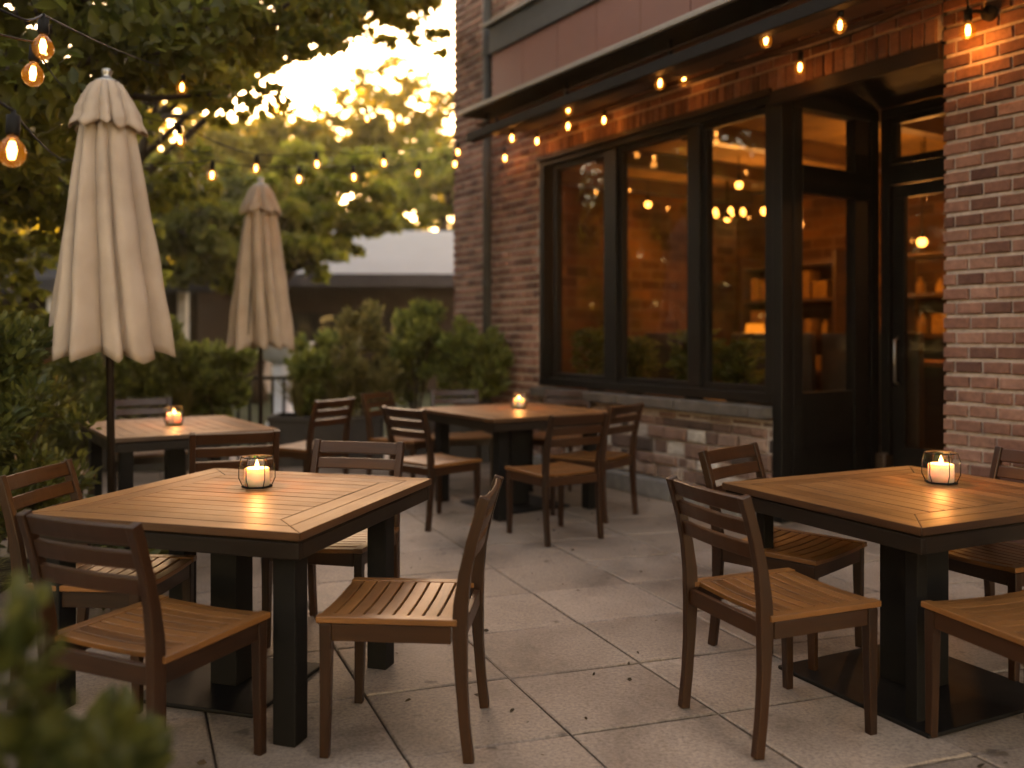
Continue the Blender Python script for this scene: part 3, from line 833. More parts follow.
# window bays
def frame_bars(mb, u0, u1, z0, z1, y, w, d, axis=0):
    um, zm = (u0 + u1) / 2, (z0 + z1) / 2
    for (a, b_, c_, e_) in ((um, z0 + w / 2, u1 - u0, w), (um, z1 - w / 2, u1 - u0, w)):
        mb.box((a, y, b_) if axis == 0 else (y, a, b_), (c_, d, e_) if axis == 0 else (d, c_, e_))
    for a in (u0 + w / 2, u1 - w / 2):
        mb.box((a, y, zm) if axis == 0 else (y, a, zm), (w, d - .004, z1 - z0 - 2 * w) if axis == 0 else (d - .004, w, z1 - z0 - 2 * w))
def pane(name, u0, u1, z0, z1, y, parent, axis=0):
    mb = MB()
    mb.box(((u0 + u1) / 2, y, (z0 + z1) / 2) if axis == 0 else (y, (u0 + u1) / 2, (z0 + z1) / 2), (u1 - u0, .006, z1 - z0) if axis == 0 else (.006, u1 - u0, z1 - z0))
    return mb.build(name, M['glass'], parent)
mb = MB(); frame_bars(mb, uW0 + .002, uW1 - .002, ZB - .002, ZT - .002, .085, .075, .15)
surround = mb.build('window_surround', M['black_paint'], bd, bevel=.004)
bays = [(U(550), U(601)), (U(615), U(685)), (U(699), U(768))]
for k, (a, b_) in enumerate(bays):
    mb = MB(); frame_bars(mb, a - .03, b_ + .005, ZB + .075, ZT - .078, .10, .048, .075)
    wf = mb.build('window', M['black_paint'], bd, bevel=.003)
    pane('pane', a + .016, b_ - .04, ZB + .122, ZT - .125, .105, wf)
    if k < 2:
        mb = MB(); nxt = bays[k + 1][0]
        mb.box(((b_ + nxt) / 2 - .012, .088, (ZB + ZT) / 2), (nxt - b_ - .03, .115, ZT - ZB - .155)); mb.build('mullion', M['black_paint'], bd, bevel=.004)
# recessed entrance: side light, back wall with door and fanlight
mb = MB(); mb.box((uW1 + .045, .06, ZT / 2), (.088, .118, ZT - .006)); mb.build('corner_post', M['black_paint'], bd, bevel=.006)
ys0, ys1 = .15, .95
mb = MB(); frame_bars(mb, .122, REC - .002, .003, ZT - .004, uW1 + .05, .10, .09, 1)
mb.box((uW1 + .05, (.122 + REC) / 2, 2.51), (.088, REC - .33, .20)); mb.box((uW1 + .05, (.122 + REC) / 2, .52), (.05, REC - .33, .83))
mb.box((uW1 + .05, .90, ZT / 2), (.086, .16, ZT - .22))
sl = mb.build('side_light', M['black_paint'], bd, bevel=.004)
pane('pane', .222, .82, .95, 2.41, uW1 + .055, sl, 1); pane('pane', .222, .82, 2.61, ZT - .10, uW1 + .055, sl, 1)
mb = MB(); d0, d1 = uW1 + .10, uR - .0
yb = REC + .05
frame_bars(mb, d0, d1 + .018, .003, ZT - .006, yb, .075, .10)
mb.box(((d0 + d1) / 2, yb + .002, 2.60), (d1 - d0 - .13, .094, .15))
df = mb.build('door_frame', M['black_paint'], bd, bevel=.004)
fl = MB(); frame_bars(fl, d0 + .08, d1 - .06, 2.682, ZT - .085, yb, .05, .06)
tw = fl.build('fanlight', M['black_paint'], bd, bevel=.003); pane('pane', d0 + .13, d1 - .11, 2.732, ZT - .135, yb, tw)
dm = MB(); du0, du1 = d0 + .085, d1 - .065
frame_bars(dm, du0, du1, .01, 2.518, yb + .006, .10, .05); dm.box(((du0 + du1) / 2, yb + .006, .30), (du1 - du0 - .19, .045, .40))
door = dm.build('door', M['black_paint'], bd, bevel=.004); pane('pane', du0 + .10, du1 - .10, .50, 2.42, yb + .006, door)
hm = MB(); hx_ = du0 + .05
hm.tube([(hx_, yb - .02, .98), (hx_, yb - .065, 1.0), (hx_, yb - .065, 1.32), (hx_, yb - .02, 1.34)], .011, 8); hm.build('handle', M['steel'], door, True)
mb = MB(); mb.box(((uW1 + uR) / 2 + .05, REC / 2 + .02, ZT - .015 + .03), (uR - uW1 + .05, REC - .05, .04)); mb.build('porch_ceiling', M['dark_soffit'], bd)
mb = MB(); mb.box(((uW1 + uR) / 2, -.004, ZT - .055), (uR - uW1 - .008, .05, .10)); mb.box(((uW0 + uW1) / 2, -.012, ZT + .0), (uW1 - uW0, .035, .05)); mb.build('lintel', M['lintel_wood'], bd, bevel=.005)

# canopy over the windows
cl, cr, cy_ = U(461, -.9), 5.2, -.9
zc = Zat(560, 76, -.9)
mb = MB(); mb.box(((cl + cr) / 2, (cy_ + -.01) / 2, zc + .03), (cr - cl - .02, abs(cy_) - .02, .05)); canopy = mb.build('canopy', M['dark_soffit'], bd)
mb = MB(); mb.box(((cl + cr) / 2, cy_ - .015, zc + .030), (cr - cl + .03, .03, .042)); mb.box((cl - .0, cy_ / 2, zc + .028), (.03, abs(cy_) - .03, .04)); mb.build('gutter', M['silver_trim'], canopy, bevel=.006)
zb2 = Zat(569, 97, -.80)
mb = MB(); mb.box(((cl + cr) / 2, -.80, zb2 - .035), (cr - cl, .10, .085)); mb.build('awning_bar', M['dark_soffit'], canopy, bevel=.008)
mb = MB()
k = cl + .25
while k < cr:
    mb = MB(); mb.box((k, -.745, (zb2 + zc) / 2), (.03, .028, zc - zb2 + .03)); k += 1.25
    mb.build('awning_bracket', M['dark_soffit'], canopy, bevel=.004)
# folded awning cloth hanging between the wall and the bar
mb = MB()
nn = 7
for i in range(nn):
    t = i / nn
    mb.box(((cl + cr) / 2, -.10 - .66 * t - .05, zb2 + .055 + .03 * math.sin(t * 9)), (cr - cl - .08, .088, .012))
mb.build('awning_cloth', plain('awning_cloth', (.05, .026, .018), .8, .3), canopy)
# sign board bay above the canopy
pl = U(492, -.15); z0p, z1p, z2p = Zat(492, 101, -.15), Zat(492, 55, -.15), Zat(492, 27, -.15)
mb = MB(); xx = pl
while xx < 6.0:
    mb.box((xx + .30, -.075, (z0p - .3 + z1p) / 2), (.592, .15, z1p - z0p + .3)); xx += .60
mb.build('panel', M['panel_brown'], bd, bevel=.004)
mb = MB()
for k, zz in enumerate(np.linspace(z1p, z2p, 3)[:2]):
    h = (z2p - z1p) / 2; mb.box(((pl + 6) / 2, -.085 - .012 * (1 - k), zz + h / 2), (6 - pl + .04, .17, h - .006))
mb.build('slate_band', M['slate'], bd, bevel=.004)
mb = MB(); mb.box(((pl + 6) / 2 - .03, -.11, z2p + .02), (6 - pl + .12, .22, .035)); mb.build('coping', M['silver_trim'], bd, bevel=.004)
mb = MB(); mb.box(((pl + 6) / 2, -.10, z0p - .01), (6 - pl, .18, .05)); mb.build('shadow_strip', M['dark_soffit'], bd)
# rainwater pipe
ud = U(487, -.07)
mb = MB(); mb.tube([(ud, -.07, .05), (ud, -.07, 3.0), (ud, -.07, ZTOP - .1)], .048, 12); pipe = mb.build('downpipe', M['slate'], bd, True)
for zz in (.6, 1.9, 3.2, 4.4, 5.6):
    mb = MB(); mb.lathe([(.050, zz), (.058, zz), (.058, zz + .06), (.050, zz + .06)], 12, (ud, -.07, 0)); mb.build('pipe_collar', M['slate'], pipe)

# ---------------------------------------------------------------- the room behind the glass
rm = MB()
RD = 4.4
rm.box(((uL + 9) / 2, RD + .05, 1.65), (9 - uL - .5, .10, 3.3)); rm.box((uL + .30, RD / 2 + .1, 1.65), (.08, RD - .3, 3.3)); rm.box((8.9, RD / 2 + .3, 1.65), (.08, RD - .7, 3.3))
rm.build('interior_wall', M['interior_brick'], bd)
rm = MB(); rm.box(((uL + 9) / 2, RD / 2 + .12, 3.36), (9 - uL - .5, RD - .26, .05)); rm.build('interior_ceiling', M['plaster_warm'], bd)
rm = MB(); rm.box(((uL + 9) / 2, RD / 2 + .12, .012), (9 - uL - .5, RD - .26, .02)); rm.build('interior_floor', M['interior_dark'], bd)
rm = MB()
k = uL + .6
while k < 8.5: rm.box((k, RD / 2 + .3, 3.24), (.14, RD - .8, .16)); k += 1.3
rm.build('ceiling_beam', M['interior_dark'], bd)

def inside(x, y, z): return BM @ Vector((x, y, z))
# shelves with goods against the back wall
def shelf(u0, u1, lab, seed):
    rr = random.Random(seed)
    c = inside((u0 + u1) / 2, RD - .25, 0)
    root = empty('wall_shelf', c, ANG, lab, 'shelf', 'shelves inside the restaurant')
    w = u1 - u0
    mb = MB()
    for x in (-w / 2, w / 2): mb.box((x, 0, 1.2), (.05, .36, 2.36))
    for z in (.45, .9, 1.35, 1.8, 2.25): mb.box((0, 0, z), (w - .05, .34, .04))
    mb.build('rack', M['interior_dark'], root)
    for z in (.47, .92, 1.37, 1.82):
        x = -w / 2 + .12
        while x < w / 2 - .15:
            bw_, bh_ = rr.uniform(.08, .26), rr.uniform(.14, .34)
            mb = MB()
            if rr.random() < .45: mb.box((x + bw_ / 2, -.02, z + bh_ / 2 + .002), (bw_, .2, bh_))
            else:
                r_ = min(.05, bw_ / 2); mb.lathe([(0, 0), (r_, 0), (r_, bh_ * .6), (r_ * .4, bh_ * .78), (r_ * .38, bh_), (0, bh_)], 10, (x + bw_ / 2, -.02, z + .002))
            mb.build('bottle' if len(mb.v) > 8 else 'box', M['item_amber'], root, bevel=.004)
            x += bw_ + rr.uniform(.02, .1)
    return root
shelf(-.2, 1.2, 'wooden shelf of amber bottles and boxes seen through the middle window', 3)
shelf(1.35, 2.6, 'wooden shelf of bottles and boxes seen through the window next to the entrance', 5)
shelf(3.4, 4.5, 'wooden shelf of bottles seen deep through the glass door', 8)
shelf(-2.5, -1.0, 'wooden shelf of bottles and boxes at the dim end of the room by the downpipe', 11)
c = inside(1.9, 3.0, 0)
root = empty('bar_counter', c, ANG, 'dark wooden bar counter inside behind the window glass', 'counter')
mb = MB(); mb.box((0, 0, .53), (2.6, .5, 1.06)); mb.build('front_panel', M['interior_dark'], root, bevel=.01)
mb = MB(); mb.box((0, 0, 1.085), (2.75, .62, .05)); mb.build('counter_top', M['table_wood'], root, bevel=.008)
# banquette seating inside, backs just above the sill
for k, (x, y, lab) in enumerate(((-.80, 1.0, 'dark high-backed bench inside the window that is next to the downpipe'), (.35, 1.1, 'dark high-backed bench inside the middle window'), (1.25, 1.3, 'dark high-backed bench inside the window beside the entrance post'))):
    root = empty('bench', inside(x, y, 0), ANG, lab, 'bench', 'benches inside the window')
    mb = MB(); mb.box((0, 0, .22), (.95, .45, .44)); mb.build('seat', M['interior_dark'], root, bevel=.02)
    mb = MB(); mb.box((0, .25, .70), (.95, .08, 1.36)); mb.build('backrest', M['interior_dark'], root, bevel=.02)

for k, (x, h_, lab) in enumerate(((-1.15, .62, 'added leafy indoor plant behind the pane by the downpipe'), (-.55, .50, 'added low leafy indoor plant beside the first mullion'), (.25, .58, 'added leafy indoor plant behind the middle pane'), (.75, .48, 'added low leafy indoor plant behind the middle pane edge'))):  # plants added to stand in for green reflections low in the panes
    q = inside(x, .48, .80)
    root = empty('potted_plant', q, 0, lab, 'plant', 'added plants on the inner sill')
    mb = MB(); mb.lathe([(0, 0), (.085, 0), (.11, .16), (.10, .16), (0, .14)], 16); mb.build('pot', M['planter'], root, True)
    n = 420; th = rng.uniform(0, 6.28, n); rr_ = rng.uniform(.02, .24, n)
    C = np.column_stack([np.cos(th) * rr_, np.sin(th) * rr_, .16 + rng.uniform(0, 1, n) * h_ * .75]); Dn = np.column_stack([np.cos(th), np.sin(th), rng.uniform(-.2, .9, n)])
    V, Q = leaves(C, unit(Dn), .085, .5, .2, .3, .1); link('foliage', fast_mesh('foliage', V, Q, M['leaf_hedge']), root)
mb = MB(); mb.box(((uW0 + uW1) / 2 - .35, .48, .775), (2.2, .46, .05)); mb.build('inner_sill', M['interior_dark'], bd)
q = on_plane(752, 300, 2.9)
root = empty('table_lamp', inside(q.x, 2.95, 1.111), ANG, 'lamp with a glowing amber shade on the bar counter inside', 'table lamp')
mb = MB(); mb.lathe([(0, 0), (.08, 0), (.075, .02), (.012, .04), (.012, .22), (0, .22)], 14); mb.build('stem', M['black_metal'], root, True)
mb = MB(); mb.lathe([(.125, .16), (.10, .38)], 20); mb.lathe([(.10, .38), (.0, .381)], 20); mb.build('lamp_shade', emit('shade_glow', (1.0, .36, .06), .10), root, True)
# ---------------------------------------------------------------- lamps inside
def pendant(loc, drop_to, lab, rad=.045, watts=0.0, group='pendant bulbs inside the restaurant'):
    root = empty('pendant_lamp', loc, 0, lab, 'pendant lamp', group)
    mb = MB(); mb.tube([(0, 0, .10), (0, 0, max(.2, drop_to - loc[2]))], .006, 5); mb.build('cord', M['black_metal'], root)
    mb = MB(); mb.lathe([(0, .12), (.018, .12), (.022, .06), (.020, rad * .7), (0, rad * .7)], 10); mb.build('socket', M['black_metal'], root)
    mb = MB(); mb.lathe([(0, -rad), (rad * .7, -rad * .72), (rad, 0), (rad * .7, rad * .7), (0, rad * .8)], 14); mb.build('bulb', M['lamp_glow'], root, True)
    if watts:
        ld = bpy.data.lights.new('pendant_light', 'POINT'); ld.energy = watts * .07; ld.color = (1, .50, .17); ld.shadow_soft_size = .06
        lo = bpy.data.objects.new('pendant_light', ld); COL.objects.link(lo); lo.location = Vector(loc) - Vector((0, 0, .16))
    return root
inside_bulbs = [  # px, py, depth inside, light, label
    (571, 221, 2.4, 0, 'bare bulb hanging inside, seen low at the window next to the downpipe'),
    (594, 222, 3.0, 16, 'bare bulb hanging inside beside the first mullion'),
    (648, 198, 2.4, 0, 'upper of two bare bulbs hanging inside the middle window'),
    (648, 223, 2.9, 16, 'lower of two bare bulbs hanging inside the middle window'),
    (739, 185, 2.2, 0, 'bare bulb hanging inside high behind the window beside the entrance post'),
    (765, 211, 3.0, 16, 'bare bulb hanging inside at the edge of the entrance post'),
    (798, 208, 3.6, 0, 'bare bulb seen through the side light of the entrance'),
    (925, 181, 2.6, 40, 'bare bulb seen through the fanlight over the door'),
    (922, 242, 3.2, 40, 'bare bulb seen through the glass door'),
]
for px, py, yl, w, lab in inside_bulbs:
    q = on_plane(px, py, yl)
    pendant(inside(q.x, q.y, min(q.z, 3.0)), 3.3, lab, .042 if yl < 3 else .05, w)
q = on_plane(727, 214, 2.6)
root = empty('chandelier', inside(q.x, q.y, q.z), ANG, 'chandelier with a cluster of glowing bulbs inside by the entrance post', 'chandelier')
mb = MB(); mb.tube([(0, 0, -.03), (0, 0, 3.3 - q.z)], .010, 6); mb.lathe([(0, -.06), (.04, -.05), (.05, 0), (.03, .05), (0, .06)], 10); mb.build('stem', M['black_metal'], root)
for i in range(7):
    w = 2 * math.pi * i / 7 + .3; r_ = .20
    mb = MB(); mb.tube([(.03 * math.cos(w), .03 * math.sin(w), -.02), (r_ * .6 * math.cos(w), r_ * .6 * math.sin(w), -.06), (r_ * math.cos(w), r_ * math.sin(w), -.02)], .007, 5); mb.build('arm', M['black_metal'], root)
    mb = MB(); mb.lathe([(0, 0), (.022, .01), (.028, .035), (.015, .06), (0, .075)], 10, (r_ * math.cos(w), r_ * math.sin(w), -.02)); mb.build('bulb', M['lamp_glow'], root, True)
ld = bpy.data.lights.new('chandelier_light', 'POINT'); ld.energy = 2.0; ld.color = (1, .50, .17); ld.shadow_soft_size = .15
lo = bpy.data.objects.new('chandelier_light', ld); COL.objects.link(lo); lo.location = inside(q.x, q.y, q.z - .25)
for x, y, w in ((-1.6, 2.8, 22), (4.0, 3.0, 70)):
    ld = bpy.data.lights.new('room_light', 'POINT'); ld.energy = w * .06; ld.color = (1, .50, .17); ld.shadow_soft_size = .1
    lo = bpy.data.objects.new('room_light', ld); COL.objects.link(lo); lo.location = inside(x, y, 2.6)
    pendant(inside(x, y, 2.75), 3.3, 'bare bulb hanging at the dim end of the room by the downpipe' if x < 0 else 'bare bulb hanging deep in the room behind the brick pier', .045, 0)

# ---------------------------------------------------------------- string lights outside
def bulb_meshes():
    s = MB(); s.lathe([(0, .118), (.006, .118), (.008, .104), (.019, .100), (.0195, .050), (.015, .040), (0, .040)], 12)
    g_ = MB(); g_.lathe([(.0125, .044), (.016, .034), (.030, .018), (.0385, -.004), (.036, -.024), (.024, -.042), (.010, -.049), (0, -.050)], 18)
    f_ = MB()
    for k in range(6):
        w = 2 * math.pi * k / 6
        f_.tube([(.005 * math.cos(w), .005 * math.sin(w), .024), (.011 * math.cos(w + .3), .011 * math.sin(w + .3), .0), (.006 * math.cos(w + .6), .006 * math.sin(w + .6), -.026)], .0028, 5)
    f_.lathe([(0, -.028), (.006, -.02), (.0075, 0), (.005, .018), (0, .024)], 8)
    return s.mesh('socket', M['black_metal'], True), g_.mesh('bulb', M['bulb_glass'], True), f_.mesh('filament', M['filament'], True)
S_ME, B_ME, F_ME = bulb_meshes()
def add_bulb(root, loc, sc=1.0, rot=0.0):
    b_ = link('bulb', B_ME, root, loc); b_.scale = (sc,) * 3; b_.rotation_euler = (random.uniform(-.09, .09), random.uniform(-.09, .09), random.uniform(0, 6))
    link('socket', S_ME, b_); link('filament', F_ME, b_)
    return b_
def bulb_light(loc, w=1.0):
    ld = bpy.data.lights.new('bulb_light', 'POINT'); ld.energy = w; ld.color = (1, .47, .14); ld.shadow_soft_size = .03
    lo = bpy.data.objects.new('bulb_light', ld); COL.objects.link(lo); lo.location = loc
def string(lab, pts, bulbs, sag=.05, sc=1.0, light=0.0, drop=.115, rad=.0045):
    """pts: wire through these points (a bulb hangs where flagged)"""
    root = empty('string_lights', pts[0], 0, lab, 'string lights', 'string lights over the terrace')
    o0 = Vector(pts[0])
    wire = []
    for k in range(len(pts) - 1):
        a, b_ = Vector(pts[k]) - o0, Vector(pts[k + 1]) - o0
        n_ = 8
        for i in range(n_):
            t = i / n_; q = a.lerp(b_, t); q.z -= sag * 4 * t * (1 - t) * min(1.0, (b_ - a).length)
            wire.append(q)
    wire.append(Vector(pts[-1]) - o0)
    mb = MB(); mb.tube(wire, rad, 6); mb.build('wire', M['black_metal'], root, True)
    for k in bulbs:
        q = Vector(pts[k]) - o0
        add_bulb(root, q - Vector((0, 0, drop * sc)), sc)
        if light: bulb_light(Vector(pts[k]) - Vector((0, 0, (drop + .07) * sc)), light)
    return root
def path(px0, Y0, px1, Y1, items):
    """points on a line in plan from one anchor to another: items are (px, py, is_bulb)"""
    out = []; bl = []
    for k, (px, py, isb) in enumerate(items):
        t = (px - px0) / (px1 - px0); Y = 1 / (1 / Y0 + (1 / Y1 - 1 / Y0) * t)
        q = P(px, py, Y)
        if isb: q.z += .115; bl.append(k)
        out.append(q)
    return out, bl
def hung(items):
    out = []; bl = []
    for k, (px, py, Y, isb) in enumerate(items):
        q = P(px, py, Y)
        if isb: q.z += .115; bl.append(k)
        out.append(q)
    return out, bl
pts, bl = hung([(-40, -12, 2.9, 0), (25, 20, 3.1, 0), (43, 46, 3.3, 1), (182, 87, 6.3, 1), (277, 108, 7.6, 1), (367, 118, 8.8, 1), (449, 121, 9.9, 1), (456, 108, 10.2, 0)])
string('upper string of amber bulbs running from the tree to the building corner', pts, bl, .03)
pts, bl = hung([(-40, 70, 2.4, 0), (12, 150, 2.6, 1), (66, 160, 5.8, 0), (212, 175, 7.0, 1), (299, 179, 7.8, 1), (354, 177, 8.4, 1), (418, 173, 9.1, 1), (455, 164, 9.7, 1), (463, 140, 9.9, 0)])
string('lowest string of amber bulbs, with a large bulb over the hedge shrub', pts, bl, .03)
pts, bl = hung([(-40, 20, 3.0, 0), (33, 73, 3.3, 1), (70, 92, 5.7, 0), (180, 140, 6.5, 1), (256, 168, 7.6, 1), (317, 164, 8.2, 1), (384, 163, 8.8, 1), (458, 152, 9.4, 1), (470, 136, 9.6, 0)])
string('middle string of amber bulbs passing above the second parasol', pts, bl, .03)
# along the canopy
def on_c(px, py, yl): return BM @ on_plane(px, py, yl)
up = Vector((0, 0, .115))
fr_ = [(466, 130), (497, 128), (512, 138), (568, 109), (660, 83), (766, 40), (840, 5), (930, -40)]
pp_ = [on_c(x, y, -.74) for x, y in fr_]; pp_ = [q + up if 0 < k < 6 else q for k, q in enumerate(pp_)]
string('string of bulbs along the front bar of the dark canopy', pp_, [1, 2, 3, 4, 5, 6], .04, 1.0, .05)
bk_ = [(478, 132), (505, 157), (505.5, 156), (537, 141), (568, 126), (604, 120), (684, 80), (800, 67), (900, 8)]
bk_ = [(478, 150), (505, 158), (537, 141), (568, 126), (604, 120), (684, 80), (800, 67), (905, 10)]
pp_ = [on_c(x, y, -.16) for x, y in bk_]; pp_ = [q + up if 0 < k < 7 else q for k, q in enumerate(pp_)]
string('string of bulbs along the brick lintel above the windows', pp_, [1, 2, 3, 4, 5, 6], .03, 1.0, .06)
# single wall lamp on the pier
q = on_plane(968, 30, -.13)
root = empty('wall_lamp', inside(q.x, 0, q.z), ANG, 'bare bulb on a black bracket lighting the brick pier', 'wall lamp')
mb = MB(); mb.lathe([(0, 0), (.045, 0), (.045, .03), (.015, .04), (0, .04)], 14)
mb.v = [(v[0] + .06, -v[2], v[1] + .10) for v in mb.v]; mb.tube([(.06, -.03, .10), (.03, -.10, .105), (0, -.13, .105)], .010, 8); mb.tube([(0, -.13, .10), (-.01, -.13, .30), (-.16, -.10, .42)], .005, 6)
mb.build('bracket', M['black_metal'], root)
add_bulb(root, (0, -.13, 0), 1.15)
bulb_light(inside(q.x, -.15, q.z - .09), .36)

# ================================================================== PLANTS NEAR THE TERRACE
def shrub(lab, loc, size, n, leaf, material, group=None, name='shrub', tufts=40, upright=.35, shell=.3, pot=None, width=.5, stems=9, flat=1.0, droop=.1):
    """size: (rx, ry, height); uneven mass of tufts on woody stems"""
    root = empty(name, loc, random.uniform(0, 6), lab, 'shrub', group)
    rx, ry, h = size
    cs, rs = [], []
    for _ in range(tufts):
        d = unit(rng.normal(0, 1, 3)); k = rng.uniform(.35, .95)
        cs.append((d[0] * rx * k, d[1] * ry * k, h * .52 + d[2] * h * .46 * k)); rs.append(rng.uniform(.14, .32) * min(rx, h * .6))
    C, D = clump_points(cs, rs, n, shell, 1.0)
    C[:, 2] = np.maximum(C[:, 2], .03)
    Dn = D * .8 + np.array([0, 0, upright]) + (C - np.array([0, 0, h * .4])) * .4
    V, Q = leaves(C, Dn, leaf, width, .25, .4, droop)
    link('foliage', fast_mesh('foliage', V, Q, material), root)
    mb = MB()
    for k in range(stems):
        t = cs[k % len(cs)]
        mb.tube([(t[0] * .1, t[1] * .1, -.02), (t[0] * .5, t[1] * .5, t[2] * .55), t], [.014, .010, .004], 5)
    mb.build('stem', M['bark'], root)
    return root
def planter(lab, loc, rz, dims, group=None, material=None):
    root = empty('planter_box', loc, rz, lab, 'planter', group)
    w, d, h = dims; t = .03
    mb = MB()
    for s in (-1, 1):
        mb.box((0, s * (d / 2 - t / 2), h / 2), (w, t, h)); mb.box((s * (w / 2 - t / 2), 0, h / 2), (t, d - 2 * t, h))
        mb.box((0, s * (d / 2), h - .03), (w + .02, t * 1.4, .05)); mb.box((s * (w / 2), 0, h - .03), (t * 1.4, d - .05, .05))
    mb.build('box', material or M['planter'], root, bevel=.006)
    mb = MB(); mb.box((0, 0, h - .08), (w - 2 * t, d - 2 * t, .04)); mb.build('soil', M['soil'], root)
    return root
# blurred shrub close to the lens
rng = np.random.default_rng(21)
shrub('blurred leafy shrub close to the camera in front of the dark chair', (-.67, 1.15, 0), (.39, .34, .98), 10500, .040, M['leaf_plant'], tufts=95, width=.62)
# clipped shrub beside the big parasol
shrub('dense dark green hedge shrub beside the big parasol', (-2.84, 4.75, .02), (.62, .52, 1.42), 11000, .058, M['leaf_shrub'], tufts=70, width=.46, upright=.5)
shrub('low dark shrub between the hedge shrub and the picture edge', (-3.3, 4.1, .02), (.5, .5, .85), 4500, .055, M['leaf_shrub'], tufts=40)
# hosta and grasses at the bed edge
root = empty('hosta_plant', (-2.02, 4.45, 0), .4, 'broad-leaved green plant behind the near table by the parasol pole', 'plant')
n = 70
th = rng.uniform(0, 2 * math.pi, n); rr_ = rng.uniform(.05, .30, n)
C = np.column_stack([np.cos(th) * rr_, np.sin(th) * rr_, rng.uniform(.16, .42, n)]); Dn = np.column_stack([np.cos(th), np.sin(th), rng.uniform(-.2, .6, n)])
V, Q = leaves(C, unit(Dn), .24, .5, .18, .25, .25); link('foliage', fast_mesh('foliage', V, Q, M['leaf_plant']), root)
mb = MB()
for k in range(24): mb.tube([(0, 0, 0), (C[k][0] * .4, C[k][1] * .4, C[k][2] * .8), tuple(C[k])], .004, 4)
mb.build('stem', M['leaf_plant'], root)
root = empty('grass_plant', (-2.55, 4.05, 0), 0, 'tuft of arching green and straw blades beside the hedge shrub', 'plant')
n = 260; th = rng.uniform(0, 2 * math.pi, n); sp = rng.uniform(.1, .38, n)
mbv, mbq = [], []
for k in range(n):
    d = np.array([math.cos(th[k]), math.sin(th[k]), 0]); s_ = np.array([-d[1], d[0], 0]) * .006; hgt = rng.uniform(.35, .62)
    b0 = len(mbv)
    for t in (0, .35, .7, 1.0):
        p_ = d * sp[k] * t ** 1.6 * 1.3 + np.array([0, 0, hgt * (t - .42 * t * t * t)])
        w_ = 1 - .85 * t
        mbv += [p_ - s_ * w_, p_ + s_ * w_]
    for i in range(3): mbq.append((b0 + 2 * i, b0 + 2 * i + 1, b0 + 2 * i + 3, b0 + 2 * i + 2))
link('blades', fast_mesh('blades', np.array(mbv), mbq, M['leaf_tan']), root); grass = root

# planters and shrubs along the back of the terrace
bdir = Vector((math.cos(ANG + math.pi), math.sin(ANG + math.pi)))
pls = [
    ((-.72, 9.75, 0), R(8), (1.15, .5, .52), 'dark planter box at the foot of the building corner'),
    ((-1.95, 9.55, 0), R(5), (1.15, .5, .52), 'dark planter box in the middle of the terrace end, under tall shrubs'),
    ((-3.55, 9.2, 0), R(4), (1.15, .5, .52), 'dark planter box behind the parasol table'),
]
for loc, rz, dims, lab in pls: planter(lab, loc, rz, dims, 'planter boxes at the end of the terrace')
SG = 'shrubs along the end of the terrace'
for (x, y, z, sz, n_, lf, mt, lab, wd) in [
    (-.40, 9.45, .42, (.40, .34, 1.05), 3600, .075, 'leaf_hedge', 'dark feathery shrub against the foot of the brick pilaster', .36),
    (-1.05, 9.85, .42, (.46, .36, 1.22), 3800, .085, 'leaf_hedge', 'bushy green shrub next to the brick corner', .40),
    (-1.60, 9.55, .42, (.42, .36, 1.15), 3400, .080, 'leaf_tan', 'tall yellowish green shrub with straw tips in the planter', .34),
    (-2.10, 9.70, .42, (.40, .36, .92), 3000, .085, 'leaf_hedge', 'lower green shrub beside the black railing', .42),
    (-3.05, 9.30, .42, (.42, .36, .80), 3000, .085, 'leaf_hedge', 'rounded green shrub seen between the two parasols', .48),
    (-3.62, 9.20, .42, (.46, .36, .95), 3400, .085, 'leaf_shrub', 'darker green shrub just past the edge of the big parasol', .50),
    (-4.3, 8.9, .0, (.60, .5, 1.3), 3600, .085, 'leaf_shrub', 'dark shrub behind the pole of the big parasol', .5),
    (-5.1, 8.3, .0, (.70, .6, 1.5), 3600, .09, 'leaf_shrub', 'dark shrub behind the hedge shrub in deep shade', .5),
]:
    shrub(lab, (x, y, z), (sz[0] * 1.08, sz[1] * 1.08, sz[2] * 1.14), n_, lf, M[mt], SG, tufts=46, width=wd, upright=.7)

# tall wispy grasses between the shrubs, copies of the tuft by the hedge shrub
for k, (x, y, z, sc, lab) in enumerate(((-1.35, 9.55, .44, 1.75, 'tall wispy grass rising between the green shrubs and the brick corner'), (-1.85, 9.5, .44, 1.6, 'wispy straw-tipped grass in the middle of the planter row'), (-2.25, 9.55, .44, 1.45, 'wispy grass at the railing end of the planter row'), (-3.3, 9.1, .44, 1.3, 'wispy grass behind the parasol table'))):
    g2 = copy_tree(grass); g2.location = (x, y, z); g2.scale = (sc * .8, sc * .8, sc); g2.rotation_euler = (0, 0, k * 1.3); tag(g2, lab, 'plant', 'wispy grasses in the planters')
# black railing
root = empty('metal_railing', (-2.62, 9.62, 0), R(2), 'black metal railing between the planters below the second parasol', 'railing')
mb = MB()
for k in range(8): mb.box((-.42 + .12 * k, 0, .46), (.045 if k % 7 == 0 else .026, .03, .92 if k % 7 else .98))
mb.build('baluster', M['black_metal'], root, bevel=.003)
mb = MB(); mb.box((0, 0, .90), (.88, .045, .04)); mb.box((0, 0, .12), (.84, .032, .03)); mb.build('rail', M['black_metal'], root, bevel=.004)
